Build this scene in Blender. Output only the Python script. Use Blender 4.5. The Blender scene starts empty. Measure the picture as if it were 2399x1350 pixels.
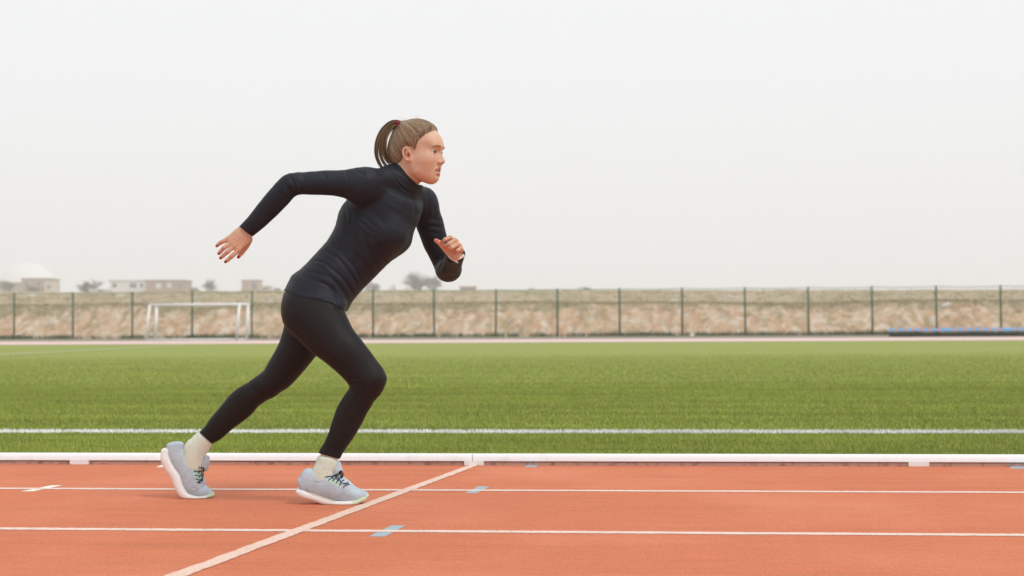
import bpy, math, random
import numpy as np
from mathutils import Vector, Matrix
from mathutils.bvhtree import BVHTree
random.seed(7); RNG = np.random.default_rng(7)
C = bpy.context.scene.collection
SC = bpy.context.scene
rad = math.radians

# ------------------------------------------------------------------ camera
FPX, CXP, CYP = 3350.0, 1199.5, 675.0           # focal length and centre in photo pixels
H = 0.69
ROLL = rad(0.31); PITCH = math.atan(92 / FPX)
_f = Vector((0, math.cos(PITCH), math.sin(PITCH)))
_r0 = Vector((1, 0, 0)); _u0 = _r0.cross(_f)
_r = _r0 * math.cos(ROLL) - _u0 * math.sin(ROLL)
_u = _r0 * math.sin(ROLL) + _u0 * math.cos(ROLL)
cam_d = bpy.data.cameras.new('camera'); cam = bpy.data.objects.new('camera', cam_d); C.objects.link(cam)
cam.matrix_world = Matrix(((_r.x, _u.x, -_f.x, 0), (_r.y, _u.y, -_f.y, 0), (_r.z, _u.z, -_f.z, H), (0, 0, 0, 1)))
cam_d.sensor_width = 36.0; cam_d.lens = 36.0 * FPX / 2399.0
cam_d.clip_start = 0.05; cam_d.clip_end = 6000
cam_d.dof.use_dof = True; cam_d.dof.focus_distance = 5.62; cam_d.dof.aperture_fstop = 3.8
SC.camera = cam
CAM = np.array([0, 0, H]); RV = np.array(_r); UV = np.array(_u); FV = np.array(_f)

# ------------------------------------------------------------------ world, sun, exposure
SUN_DIR = Vector((0.50, -0.36, 0.79)).normalized()
world = bpy.data.worlds.new("World"); SC.world = world; world.use_nodes = True
wt = world.node_tree; wt.nodes.clear()
sky = wt.nodes.new('ShaderNodeTexSky'); sky.sky_type = 'NISHITA'; sky.sun_disc = False
sky.sun_elevation = math.asin(SUN_DIR.z); sky.sun_rotation = math.atan2(SUN_DIR.x, SUN_DIR.y)
hsv = wt.nodes.new('ShaderNodeHueSaturation'); hsv.inputs['Saturation'].default_value = 0.15
mixw = wt.nodes.new('ShaderNodeMix'); mixw.data_type = 'RGBA'; mixw.inputs[0].default_value = 0.93
mixw.inputs[7].default_value = (8.78, 8.90, 9.08, 1)
bg = wt.nodes.new('ShaderNodeBackground'); bg.inputs[1].default_value = 0.10
wo = wt.nodes.new('ShaderNodeOutputWorld')
wt.links.new(sky.outputs[0], hsv.inputs['Color']); wt.links.new(hsv.outputs[0], mixw.inputs[6])
wt.links.new(mixw.outputs[2], bg.inputs[0]); wt.links.new(bg.outputs[0], wo.inputs[0])
sd = bpy.data.lights.new('sun', 'SUN'); sd.energy = 1.3; sd.angle = rad(11); sd.color = (1.0, 0.965, 0.92)
so = bpy.data.objects.new('sun', sd); C.objects.link(so)
so.rotation_euler = SUN_DIR.to_track_quat('Z', 'Y').to_euler()
SC.view_settings.view_transform = 'Standard'; SC.view_settings.look = 'None'
SC.view_settings.exposure = 0.14; SC.view_settings.gamma = 1.0
SC.cycles.volume_bounces = 2; SC.cycles.max_bounces = 8

# ------------------------------------------------------------------ helpers
def ray(px, py):
    d = FV + RV * ((px - CXP) / FPX) - UV * ((py - CYP) / FPX)
    return d
def W(px, py, D):                       # point seen at photo pixel px,py, D metres along the view
    return CAM + ray(px, py) * D
def G(px, py, z=0.0):                   # point on the level z seen at px,py
    d = ray(px, py); return CAM + d * ((z - H) / d[2])
def project(P):
    q = P - CAM; dep = q @ FV
    return CXP + FPX * (q @ RV) / dep, CYP - FPX * (q @ UV) / dep, dep
AL = rad(4.67)
T2 = np.array([math.cos(AL), -math.sin(AL), 0.0]); N2 = np.array([math.sin(AL), math.cos(AL), 0.0])
def TN(s, n, z=0.0): return T2 * s + N2 * n + np.array([0, 0, z])

def tag(o, label=None, cat=None, group=None, kind=None):
    if label: o['label'] = label
    if cat: o['category'] = cat
    if group: o['group'] = group
    if kind: o['kind'] = kind
    return o
def empty(name, loc, rz=0):
    o = bpy.data.objects.new(name, None); C.objects.link(o); o.location = loc; o.rotation_euler = (0, 0, rz)
    o.empty_display_size = 0.1
    return o
def meshobj(name, verts, faces, mat, parent=None, smooth=False, mats=None, fmat=None):
    me = bpy.data.meshes.new(name)
    verts = np.asarray(verts, dtype=np.float32)
    if isinstance(faces, np.ndarray):
        nf, k = faces.shape
        me.vertices.add(len(verts)); me.vertices.foreach_set('co', verts.ravel())
        me.loops.add(nf * k); me.loops.foreach_set('vertex_index', faces.astype(np.int32).ravel())
        me.polygons.add(nf); me.polygons.foreach_set('loop_start', np.arange(0, nf * k, k, dtype=np.int32))
        me.update(calc_edges=True)
    else:
        me.from_pydata([tuple(map(float, v)) for v in verts], [], [tuple(f) for f in faces]); me.update()
    for m in (mats or [mat]): me.materials.append(m)
    if fmat is not None: me.polygons.foreach_set('material_index', np.asarray(fmat, dtype=np.int32))
    me.polygons.foreach_set('use_smooth', [bool(smooth)] * len(me.polygons))
    o = bpy.data.objects.new(name, me); C.objects.link(o)
    if parent is not None: o.parent = parent
    return o
def vcol(o, name, cols):                # per-vertex colour attribute
    a = o.data.color_attributes.new(name, 'FLOAT_COLOR', 'POINT')
    c = np.ones((len(o.data.vertices), 4), dtype=np.float32); c[:, :cols.shape[1]] = cols
    a.data.foreach_set('color', c.ravel())
class MB:                               # collects simple solids into one mesh
    def __init__(s): s.v = []; s.f = []
    def add(s, vs, fs):
        k = len(s.v); s.v += [tuple(map(float, v)) for v in vs]; s.f += [tuple(i + k for i in f) for f in fs]
    def box(s, c, sz, ax=None):
        c = np.array(c, float); ax = np.eye(3) if ax is None else ax
        vs = [c + ax[0] * sz[0] * a / 2 + ax[1] * sz[1] * b / 2 + ax[2] * sz[2] * d / 2 for a in (-1, 1) for b in (-1, 1) for d in (-1, 1)]
        s.add(vs, [(0, 1, 3, 2), (4, 6, 7, 5), (0, 4, 5, 1), (2, 3, 7, 6), (0, 2, 6, 4), (1, 5, 7, 3)])
    def tube(s, pts, r, k=6, closed=False):
        pts = [np.array(p, float) for p in pts]; n = len(pts)
        rs = r if hasattr(r, '__len__') else [r] * n
        base = len(s.v); prev = None
        for i, p in enumerate(pts):
            a = pts[(i - 1) % n] if (i > 0 or closed) else p; b = pts[(i + 1) % n] if (i < n - 1 or closed) else p
            t = b - a; t = t / (np.linalg.norm(t) + 1e-12)
            if prev is None:
                up = np.array([0, 0, 1.0]) if abs(t[2]) < .9 else np.array([1.0, 0, 0])
                e = np.cross(t, up)
            else: e = prev - t * (prev @ t)
            e /= np.linalg.norm(e) + 1e-12; prev = e; g = np.cross(t, e)
            for j in range(k):
                an = 2 * math.pi * j / k
                s.v.append(tuple(p + (e * math.cos(an) + g * math.sin(an)) * rs[i]))
        m = n if closed else n - 1
        for i in range(m):
            for j in range(k):
                a0 = base + i * k + j; a1 = base + i * k + (j + 1) % k
                b0 = base + ((i + 1) % n) * k + j; b1 = base + ((i + 1) % n) * k + (j + 1) % k
                s.f.append((a0, b0, b1, a1))
        if not closed:
            s.f.append(tuple(base + j for j in range(k))); s.f.append(tuple(base + (n - 1) * k + j for j in reversed(range(k))))
    def build(s, name, mat, parent=None, smooth=False): return meshobj(name, s.v, s.f, mat, parent, smooth)

def mat(name, color=(.5, .5, .5), rough=.7, spec=.3, noise=None, bump=None, attr=None, coat=0, sheen=0, sss=0, metal=0):
    """noise: list of (scale3, color2, lo, hi) overlays; bump: (scale3, strength, distance)"""
    m = bpy.data.materials.new(name); m.use_nodes = True; nt = m.node_tree; b = nt.nodes['Principled BSDF']
    b.inputs['Roughness'].default_value = rough; b.inputs['Specular IOR Level'].default_value = spec
    b.inputs['Metallic'].default_value = metal
    if sheen: b.inputs['Sheen Weight'].default_value = sheen; b.inputs['Sheen Roughness'].default_value = .4
    if sss:
        b.inputs['Subsurface Weight'].default_value = sss; b.inputs['Subsurface Radius'].default_value = (.012, .004, .002)
        b.inputs['Subsurface Scale'].default_value = 0.6
    tc = nt.nodes.new('ShaderNodeTexCoord')
    def scaled(sc3):
        mp = nt.nodes.new('ShaderNodeMapping'); nt.links.new(tc.outputs['Object'], mp.inputs['Vector']); mp.inputs['Scale'].default_value = sc3
        return mp.outputs[0]
    def nz(sc3, detail=4):
        n = nt.nodes.new('ShaderNodeTexNoise'); n.inputs['Scale'].default_value = 1.0; n.inputs['Detail'].default_value = detail
        nt.links.new(scaled(sc3), n.inputs['Vector']); return n.outputs[0]
    if attr:
        a = nt.nodes.new('ShaderNodeAttribute'); a.attribute_name = attr; cur = a.outputs['Color']
    else:
        rgb = nt.nodes.new('ShaderNodeRGB'); rgb.outputs[0].default_value = (*color, 1); cur = rgb.outputs[0]
    for (s3, c2, lo, hi) in (noise or []):
        mr = nt.nodes.new('ShaderNodeMapRange'); nt.links.new(nz(s3), mr.inputs[0]); mr.inputs[1].default_value = lo; mr.inputs[2].default_value = hi
        mx = nt.nodes.new('ShaderNodeMix'); mx.data_type = 'RGBA'
        nt.links.new(mr.outputs[0], mx.inputs[0]); nt.links.new(cur, mx.inputs[6])
        if isinstance(c2, (int, float)):      # multiply by factor
            mx.blend_type = 'MULTIPLY'; mx.inputs[7].default_value = (c2, c2, c2, 1)
        else: mx.inputs[7].default_value = (*c2, 1)
        cur = mx.outputs[2]
    nt.links.new(cur, b.inputs['Base Color'])
    if bump:
        bp = nt.nodes.new('ShaderNodeBump'); bp.inputs['Strength'].default_value = bump[1]; bp.inputs['Distance'].default_value = bump[2]
        nt.links.new(nz(bump[0], 3), bp.inputs['Height']); nt.links.new(bp.outputs[0], b.inputs['Normal'])
    return m

M = {}
M['track'] = mat('track_rubber', (.65, .192, .090), .85, .2,
    noise=[((9, 38, 1), (.82, .52, .42), .775, .80), ((3, 120, 1), 0.84, .40, .65), ((1.2, 1.0, 1), (.69, .235, .125), .46, .75), ((.5, 7, 1), 0.90, .5, .75), ((25, 60, 1), .93, .5, .62), ((230, 260, 1), (.84, .42, .29), .56, .78), ((95, 130, 1), 0.74, .50, .72)],
    bump=((230, 230, 230), .5, .003))
M['lanepaint'] = mat('lane_paint', (.80, .66, .58), .8, .2, noise=[((70, 120, 1), (.70, .33, .21), .50, .72), ((6, 6, 1), .93, .45, .7)], bump=((230, 230, 230), .4, .002))
M['startpaint'] = mat('start_paint', (.78, .59, .49), .8, .2, noise=[((90, 110, 1), (.70, .34, .23), .50, .72), ((5, 5, 1), .94, .45, .7)], bump=((230, 230, 230), .4, .002))
M['bluepaint'] = mat('blue_grey_paint', (.36, .45, .50), .8, .2, noise=[((110, 110, 1), (.45, .40, .38), .56, .8)])
M['whitepaint'] = mat('white_mark_paint', (.84, .76, .68), .8, .2, noise=[((110, 110, 1), (.74, .55, .45), .60, .8)])
M['kerb'] = mat('white_kerb_plastic', (.84, .85, .86), .38, .45, noise=[((2.5, 40, 40), (.62, .60, .57), .66, .80), ((55, 5, 60), (.30, .29, .28), .70, .74), ((9, 9, 9), (.70, .68, .65), .62, .9)])
M['kerbbase'] = mat('kerb_concrete', (.52, .34, .28), .9, .2, noise=[((30, 30, 30), (.22, .15, .12), .5, .75)])
M['turfsoil'] = mat('turf_base', (.30, .345, .085), .95, .1,
    noise=[((.16, 2.2, 1), (.36, .39, .13), .42, .66), ((.5, 9, 1), (.24, .29, .06), .45, .72), ((1.5, 26, 1), (.33, .37, .09), .52, .8), ((60, 60, 60), .75, .45, .7)],
    bump=((40, 40, 40), .6, .02))
M['blade'] = mat('turf_blade', attr='col', rough=.55, spec=.25,
    noise=[((.16, 2.2, 1), .80, .42, .66), ((.5, 1.6, 1), 1.22, .5, .7), ((3, 9, 1), .86, .5, .7)])
M['fartrack'] = mat('far_track_grazing_pale', (.70, .50, .47), .9, .2, noise=[((.2, 3, 1), (.76, .60, .57), .4, .7)])  # paleness of the hazy, grazing view is painted into the track colour
M['verge'] = mat('verge_soil', (.27, .235, .185), .95, .1, noise=[((.4, 1.0, 1), (.15, .16, .09), .45, .65), ((2, 3, 1), (.35, .31, .26), .5, .8)])
M['soil'] = mat('soil_ground', (.26, .22, .15), .95, .1, noise=[((.05, .05, 1), (.14, .17, .06), .4, .7)])
M['white_metal'] = mat('white_metal', (.88, .87, .86), .45, .4)
M['green_metal'] = mat('green_metal', (.024, .085, .042), .5, .4)

# ------------------------------------------------------------------ ground, track, turf
def sheet(name, s0, s1, n0, n1, z, m, smooth=False, ns=1, nn=1):
    vs = []; fs = []
    for j in range(nn + 1):
        for i in range(ns + 1):
            vs.append(TN(s0 + (s1 - s0) * i / ns, n0 + (n1 - n0) * j / nn, z))
    for j in range(nn):
        for i in range(ns):
            a = j * (ns + 1) + i; fs.append((a, a + 1, a + ns + 2, a + ns + 1))
    # object frame turned along the lanes so that textures run with them
    o = meshobj(name, [(v @ T2, v @ N2, v[2]) for v in vs], fs, m); o.rotation_euler = (0, 0, -AL)
    return tag(o, kind='structure')
def ribbon(name, pts, m, z):            # polygon lying on the track, given in photo pixels
    vs = [G(px, py, z) for px, py in pts]
    return tag(meshobj(name, vs, [tuple(range(len(pts)))], m), kind='structure')
def fix_up(o):
    me = o.data
    if me.polygons[0].normal.z < 0: me.flip_normals()
    return o
sheet('ground', -700, 700, -120, 1060, -0.05, M['soil'])
sheet('running_track', -90, 90, -6, 7.30, 0.0, M['track'])
sheet('sports_field', -120, 120, 7.22, 63.6, 0.004, M['turfsoil'])
sheet('far_track', -160, 160, 63.6, 80.6, 0.012, M['fartrack'])
sheet('verge', -200, 200, 80.6, 106, 0.006, M['verge'])

def lane_line(n, w, s0=-60, s1=60, mm='lanepaint', z=0.0013, name='lane_line', step=.02):
    lo, hi = -4.5, 4.5                 # worn, slightly wavering edges near the viewer
    S = np.concatenate([[s0], np.arange(lo, hi, step), [s1]])
    wob = np.interp(S, np.linspace(s0, s1, 900), RNG.normal(0, .004, 900)) * 0 + np.convolve(RNG.normal(0, 1, len(S)), np.ones(9) / 9, 'same') * .003
    j1 = RNG.normal(0, .0018, len(S)); j2 = RNG.normal(0, .0018, len(S))
    vs = []
    for i, s in enumerate(S):
        vs.append((s, n - w / 2 + wob[i] + j1[i], z)); vs.append((s, n + w / 2 + wob[i] + j2[i], z))
    fs = [(2 * i, 2 * i + 2, 2 * i + 3, 2 * i + 1) for i in range(len(S) - 1)]
    o = meshobj(name, vs, fs, M[mm]); o.rotation_euler = (0, 0, -AL)
    return tag(o, kind='structure')
for n in (6.045, 4.825, 3.60, 2.38, 1.16):
    lane_line(n, .052)
# start line crossing the lanes (nearest to the viewer its left edge, as it lies on the ground)
def long_quad(a0, a1, b0, b1, z, mm, name, k=160):
    A0, A1, B0, B1 = G(*a0, z), G(*a1, z), G(*b0, z), G(*b1, z)
    vs = []
    for i in range(k + 1):
        t = i / k; l = A0 + (B0 - A0) * t; r = A1 + (B1 - A1) * t; w = (r - l) / np.linalg.norm(r - l)
        vs += [l + w * RNG.normal(0, .002), r + w * RNG.normal(0, .002)]
    fs = [(2 * i, 2 * i + 1, 2 * i + 3, 2 * i + 2) for i in range(k)]
    return fix_up(tag(meshobj(name, vs, fs, M[mm]), kind='structure'))
P0, P1 = G(1102.6, 1089.5), G(1124, 1089.5); Q0, Q1 = G(387, 1350), G(438, 1350)
e0 = Q0 + (Q0 - P0) * 1.2; e1 = Q1 + (Q1 - P1) * 1.2
def gq(A0, A1, B0, B1, z, mm, name, k=300):
    vs = []
    for i in range(k + 1):
        t = i / k; l = A0 + (B0 - A0) * t; r = A1 + (B1 - A1) * t; w = (r - l) / np.linalg.norm(r - l)
        l = l + w * RNG.normal(0, .002); r = r + w * RNG.normal(0, .002)
        vs += [(l[0], l[1], z), (r[0], r[1], z)]
    fs = [(2 * i, 2 * i + 1, 2 * i + 3, 2 * i + 2) for i in range(k)]
    return fix_up(tag(meshobj(name, vs, fs, M[mm]), kind='structure'))
gq(P0, P1, e0, e1, 0.0020, 'startpaint', 'start_line')
for pts in ([(1228, 1094.5), (1256, 1094.5), (1264, 1088.5), (1235, 1088.5)],
            [(1089, 1155.5), (1116, 1155.5), (1147.5, 1140), (1121, 1139.5)],
            [(864, 1257), (902, 1257.4), (951, 1231), (917, 1231)],
            [(2370, 1098), (2440, 1098), (2440, 1092), (2364, 1092)]):
    fix_up(ribbon('blue_lane_mark', pts, M['bluepaint'], 0.0007))
for pts in ([(48, 1151.3), (77, 1151.3), (147.5, 1137), (120, 1137)], [(365, 1094.7), (395, 1094.7), (410, 1089), (380, 1089)]):
    fix_up(ribbon('white_lane_mark', pts, M['whitepaint'], 0.0007))

# kerb base strip and kerb rails
kb = MB(); kb.box((0, 7.198, .008), (180, .115, .016)); o = kb.build('kerb_base', M['kerbbase']); o.rotation_euler = (0, 0, -AL); tag(o, kind='structure')
def kerb_rail(s0, s1, feet, label):
    root = empty('kerb_rail', TN(s0, 7.17), -AL)
    prof = [(-.035, .0205), (-.036, .024), (-.031, .040), (-.025, .050), (-.014, .056), (.014, .056), (.025, .050), (.031, .040), (.036, .024), (.035, .0205)]
    L = s1 - s0; vs = []; fs = []; g = .0015
    for x in (g, L - g): vs += [(x, a, b) for a, b in prof]
    k = len(prof)
    for i in range(k): fs.append((i, (i + 1) % k, k + (i + 1) % k, k + i))
    fs.append(tuple(reversed(range(k)))); fs.append(tuple(range(k, 2 * k)))
    meshobj('rail', vs, fs, M['kerb'], root, smooth=False)
    for f in feet:
        b = MB(); b.box((f - s0, -.003, .0105), (.098, .076, .019))
        b.build('foot', M['kerb'], root)
    return tag(root, label, 'track kerb', 'white kerb rails along the inside of the track')
def s_at(px, py=1085):
    return float(G(px, py) @ T2)
sj = s_at(1113)
f1, f2, f3 = s_at(200), s_at(1113), s_at(2135)
stp = (f3 - f1) / 2
kerb_rail(sj, sj + 4 * stp / 2 * 2, [sj + .009, f3, f3 + stp], 'white rounded kerb rail right of the joint by the start line')
kerb_rail(sj - 4 * stp / 2 * 2, sj, [f1, f1 - stp], 'white rounded kerb rail behind the runner, left of the joint')

# turf blades
def blades(name, n0, n1, dens, h, w, colf, line=False, smin=None, smax=None, fade=0):
    smx = .50 * n1 + 2
    if smin is None: smin, smax = -smx, smx
    N = int(dens * (n1 - n0) * (smax - smin))
    s = RNG.uniform(smin, smax, N); n = RNG.uniform(n0, n1, N)
    keep = np.abs(s + .08 * n) < .43 * n + 1.9; s = s[keep]; n = n[keep]
    if fade: kk = RNG.random(len(n)) < np.clip((n1 - n) / (n1 - fade), 0, 1); s = s[kk]; n = n[kk]
    N = len(s)
    clump = np.sin(s * 23 + 3 * np.sin(n * 17)) * np.sin(n * 29 + 2 * np.sin(s * 13))
    hh = h * RNG.uniform(.6, 1.2, N) * (1 + .07 * clump)
    an = RNG.uniform(0, 2 * math.pi, N)
    la = RNG.uniform(0, 2 * math.pi, N); ll = hh * RNG.uniform(.1, .85, N)
    dx = np.cos(an) * w / 2; dy = np.sin(an) * w / 2
    z0 = .004
    V = np.zeros((N, 3, 3))
    V[:, 0] = np.stack([s - dx, n - dy, np.full(N, z0)], 1)
    V[:, 1] = np.stack([s + dx, n + dy, np.full(N, z0)], 1)
    V[:, 2] = np.stack([s + np.cos(la) * ll, n + np.sin(la) * ll, z0 + hh], 1)
    o = meshobj(name, V.reshape(-1, 3), np.arange(3 * N, dtype=np.int32).reshape(-1, 3), M['blade'])
    o.rotation_euler = (0, 0, -AL)
    vcol(o, 'col', np.repeat(colf(N, s, n), 3, axis=0))
    return o
def gcol(N, s, n):
    pal = np.array([(.27, .335, .050), (.35, .41, .080), (.20, .26, .032), (.46, .50, .14), (.42, .40, .13)])
    c = pal[RNG.choice(5, N, p=[.34, .28, .2, .1, .08])] * RNG.uniform(.8, 1.2, (N, 1))
    dry = RNG.random(N) < .006; c[dry] = (.45, .36, .20)
    return c * 1.0
def wcol(N, s, n): return np.array([(.93, .93, .92)]) * RNG.uniform(.92, 1.05, (N, 1))
FULL = 1.0
TL = 9.20
g0 = blades('near_grass', 7.245, TL - .055, 13000, .022, .0040, gcol); tag(g0, kind='stuff', label='short green turf blades between the kerb rail and the white touchline', cat='grass')
lane_line(TL, .11, -60, 60, 'kerb', .011, 'field_line')
g1 = blades('touchline_grass', TL - .052, TL + .052, 15000, .030, .008, wcol); tag(g1, kind='stuff', label='white painted turf blades forming the near touchline', cat='touchline')
g2 = blades('middle_grass', TL + .055, 18, 5200, .023, .0055, gcol, fade=14); tag(g2, kind='stuff', label='green turf blades just beyond the white touchline', cat='grass')
g3 = blades('distant_grass', 14, 36, 1500, .019, .0070, gcol, fade=16); tag(g3, kind='stuff', label='green turf blades across the middle of the field', cat='grass')
# far line of the pitch running away from the viewer
A, B = G(-260, 846.5), G(430, 810.5)
dv = (B - A) / np.linalg.norm(B - A); sd_ = np.array([dv[1], -dv[0], 0]) * .10
o = meshobj('field_line', [A - sd_ + [0, 0, .028], A + sd_ + [0, 0, .028], B + sd_ + [0, 0, .028], B - sd_ + [0, 0, .028]], [(0, 1, 2, 3)], mat('field_line_paint', (.66, .68, .56), .9, .1)); tag(fix_up(o), kind='structure')

# ------------------------------------------------------------------ bank and plateau behind the fence
def vnoise(x, y, seed=0):
    def hsh(i, j):
        v = np.sin(i * 127.1 + j * 311.7 + seed * 74.7) * 43758.5453
        return v - np.floor(v)
    i = np.floor(x); j = np.floor(y); fx = x - i; fy = y - j; fx = fx * fx * (3 - 2 * fx); fy = fy * fy * (3 - 2 * fy)
    return (hsh(i, j) * (1 - fx) + hsh(i + 1, j) * fx) * (1 - fy) + (hsh(i, j + 1) * (1 - fx) + hsh(i + 1, j + 1) * fx) * fy
def fbm(x, y, seed=0, oc=4):
    a = 0; t = 0; f = 1.0; w = 1.0
    for k in range(oc): a = a + w * vnoise(x * f, y * f, seed + k); t += w; w *= .55; f *= 2.03
    return a / t
def terr(s, n):
    lx = s / np.maximum(n, 1)                                  # direction, keeps crest profile readable
    lean = np.clip((s + 60) / 130, 0, 1.2)
    top = 2.55 - .25 * lean + .35 * (fbm(s * .09, s * 0 + 1, 3) - .5)
    foot = 105.2 + 1.2 * (fbm(s * .2, s * 0, 5) - .5)
    wd = 5.2 + 2.5 * (fbm(s * .13, s * 0 + 4, 9) - .5)
    t = np.clip((n - foot) / wd, 0, 1)
    z = top * (t ** .8) * (1 - .0 * t)
    rk = (fbm(s * .9, n * .42, 11, 4) - .5) * .8 + (fbm(s * 2.4, n * 1.1, 21, 3) - .5) * .42
    z = z + rk * np.sin(np.pi * np.clip(t, 0, 1)) ** .7
    crest = 4.75 - .62 * np.clip((s + 40) / 90, 0, 1.2)
    u = np.clip((n - foot - wd) / 42, 0, 1)
    z = z + (crest - top) * u * (1.15 - .15 * u) + (fbm(s * .12, n * .12, 31) - .5) * .5 * u
    far = np.clip(n - 152, 0, None)
    z = z + far * .0245
    return z
nn = np.concatenate([np.arange(104.6, 113.5, .17), np.arange(113.6, 158, 1.1), np.geomspace(160, 1060, 22)])
us = np.linspace(-.88, .88, 1000)
NN, UU = np.meshgrid(nn, us, indexing='ij'); SS = UU * NN
ZZ = terr(SS, NN); ZZ[0, :] = -.1
Vt = np.stack([SS.ravel(), NN.ravel(), ZZ.ravel()], 1)
ii = np.arange(len(nn) - 1)[:, None] * len(us) + np.arange(len(us) - 1)[None, :]
Ft = np.stack([ii, ii + 1, ii + len(us) + 1, ii + len(us)], -1).reshape(-1, 4)
t_h = (NN - 105.2) / 5.2
sand = np.array([.54, .375, .245]); sand2 = np.array([.53, .34, .22]); stone = np.array([.66, .58, .48]); scrub = np.array([.22, .20, .10]); dry = np.array([.50, .40, .28]); olive = np.array([.42, .36, .23])
NB = np.where(NN < 115, NN * .42, 48.3 + (NN - 115) * .1)
a1 = fbm(SS * .4, NB * .5, 41); a2 = fbm(SS * 2.2, NB * 2.6, 43); a3 = fbm(SS * .35, NB * .6, 47, 5); a4 = fbm(SS * 3.0, NB * 3.4, 53, 2)
col = sand * (1 - np.clip((a1 - .45) * 5, 0, 1))[..., None] + sand2 * np.clip((a1 - .45) * 5, 0, 1)[..., None]
m_ = np.clip((a4 - .58) * 8, 0, .7)[..., None]; col = col * (1 - m_) + stone * m_
m_ = np.clip((a2 - .56) * 7, 0, .42)[..., None]; col = col * (1 - m_) + scrub * m_
m_ = np.clip((.43 - a2) * 5, 0, .3)[..., None]; col = col * (1 - m_) + stone * m_
edge = np.clip((t_h - .72 + (a3 - .5) * .9 + .25 * (fbm(SS * .8, SS * 0, 61) - .5)) * 4, 0, 1)[..., None]
gr = dry * (1 - np.clip((a1 - .4) * 3, 0, 1))[..., None] + olive * np.clip((a1 - .4) * 3, 0, 1)[..., None]
ed = np.clip(1.3 - np.abs(t_h - .92) * 2.2, 0, 1)[..., None] * np.clip((a2 - .42) * 4, 0, 1)[..., None]
gr = gr * (1 - ed * .6) + scrub * ed * .6
col = col * (1 - edge) + gr * edge
o = meshobj('hillside', Vt, Ft[:, ::1], mat('hillside_earth', attr='col', rough=.95, spec=.1, noise=[((1.3, 1.3, 1.3), .82, .48, .7), ((5, 5, 5), 1.12, .5, .75)], bump=((3, 3, 3), .7, .15)), smooth=True)
o.rotation_euler = (0, 0, -AL); tag(o, kind='structure'); vcol(o, 'col', col.reshape(-1, 3)); fix_up(o)

def terr_at(X, Y):
    p = np.array([X, Y, 0.0]); return float(terr(np.array(p @ T2), np.array(p @ N2)))
def on_line(px, dist):                    # a place at photo column px, dist metres away, on the terrain
    p = W(px, 700, dist); return np.array([p[0], p[1], terr_at(p[0], p[1])])

# scrub and weeds along the fence foot and the bank
def tufts(name, pts, hmin, hmax, wid, pal, label, cat, nb=9):
    N = len(pts); pts = np.repeat(pts, nb, 0); K = len(pts)
    base = pts + np.concatenate([RNG.normal(0, wid, (K, 2)), np.zeros((K, 1))], 1)
    hh = RNG.uniform(hmin, hmax, K); an = RNG.uniform(0, 6.28, K); ww = RNG.uniform(.02, .05, K)
    V = np.zeros((K, 3, 3)); d = np.stack([np.cos(an) * ww, np.sin(an) * ww, np.zeros(K)], 1)
    V[:, 0] = base - d; V[:, 1] = base + d
    V[:, 2] = base + np.stack([RNG.normal(0, .4, K) * hh, RNG.normal(0, .4, K) * hh, hh], 1)
    pal = np.array(pal); c = pal[RNG.integers(0, len(pal), K)]
    o = meshobj(name, V.reshape(-1, 3), np.arange(3 * K, dtype=np.int32).reshape(-1, 3), mat(name + '_leaf', attr='col', rough=.8, spec=.1)); vcol(o, 'col', np.repeat(c, 3, 0))
    return tag(o, label, cat, kind='stuff')
k = 2600; s = RNG.uniform(-72, 72, k); n = RNG.normal(103.6, .45, k); dn = fbm(s * .5, s * 0, 71); keep = RNG.random(k) < np.clip((dn - .3) * 3, .12, 1)
pts = np.array([TN(a, b, 0) for a, b in zip(s[keep], n[keep])])
tufts('fence_weeds', pts, .15, .42, .18, [(.08, .11, .045), (.11, .12, .06), (.17, .15, .09), (.06, .085, .04)], 'dark green weeds growing along the foot of the fence', 'weeds')
k = 9000; s = RNG.uniform(-82, 82, k); n = RNG.uniform(106, 150, k); n = np.where(RNG.random(k) < .6, RNG.normal(110.6, 1.0, k), n)
z = terr(s, n); pts = np.stack([s, n, z], 1) ; pts = np.array([TN(a, b, c) for a, b, c in pts])
tufts('dry_grass', pts, .06, .28, .25, [(.42, .35, .23), (.48, .40, .27), (.36, .32, .19), (.42, .36, .24)], 'dry olive grass tufts covering the top of the bank', 'grass', 8)
# boulders and scrub bushes on the bank
def rock(p, r, label, m):
    v = []; f = []; nu, nv = 9, 6
    for j in range(nv + 1):
        for i in range(nu):
            a = 2 * math.pi * i / nu; b = math.pi * j / nv; q = r * (1 + .25 * (random.random() - .5))
            v.append((q * 1.3 * math.cos(a) * math.sin(b), q * math.sin(a) * math.sin(b), q * .7 * math.cos(b)))
    for j in range(nv):
        for i in range(nu): f.append((j * nu + i, (j + 1) * nu + i, (j + 1) * nu + (i + 1) % nu, j * nu + (i + 1) % nu))
    o = meshobj('boulder', v, f, m); o.location = p; o.rotation_euler = (random.random() * .4, random.random() * .4, random.random() * 6)
    return tag(o, label, 'rock')
mrock = mat('pale_limestone', (.66, .61, .54), .9, .1, noise=[((4, 4, 4), .8, .45, .7)])
def bank_at(px, py):                      # first place of the terrain seen at px,py
    d = ray(px, py)
    for t in np.arange(104, 175, .1):
        q = CAM + d * t
        if q[2] < terr_at(q[0], q[1]): return q
    return CAM + d * 120
for px, py, r, lab in ((74, 697, .55, 'pale boulder high on the bank by the far left fence post'), (700, 704, .35, 'pale boulder on the bank edge left of the runner'),
                       (632, 712, .36, 'small pale boulder right of the goal on the bank'), (1708, 700, .42, 'pale boulder on the grass slope above the bank on the right'),
                       (1985, 778, .30, 'white rock at the bank foot left of the bench'), (2215, 718, .40, 'pale boulder on the bank above the blue bench'),
                       (1580, 707, .30, 'small pale stone at the top of the sandy bank'), (281, 697, .4, 'flat pale rock on the bank above the goal'), (1722, 699, .3, 'small pale stone beside the boulder on the grass slope')):
    rock(bank_at(px, py), r, lab, mrock)
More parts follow.
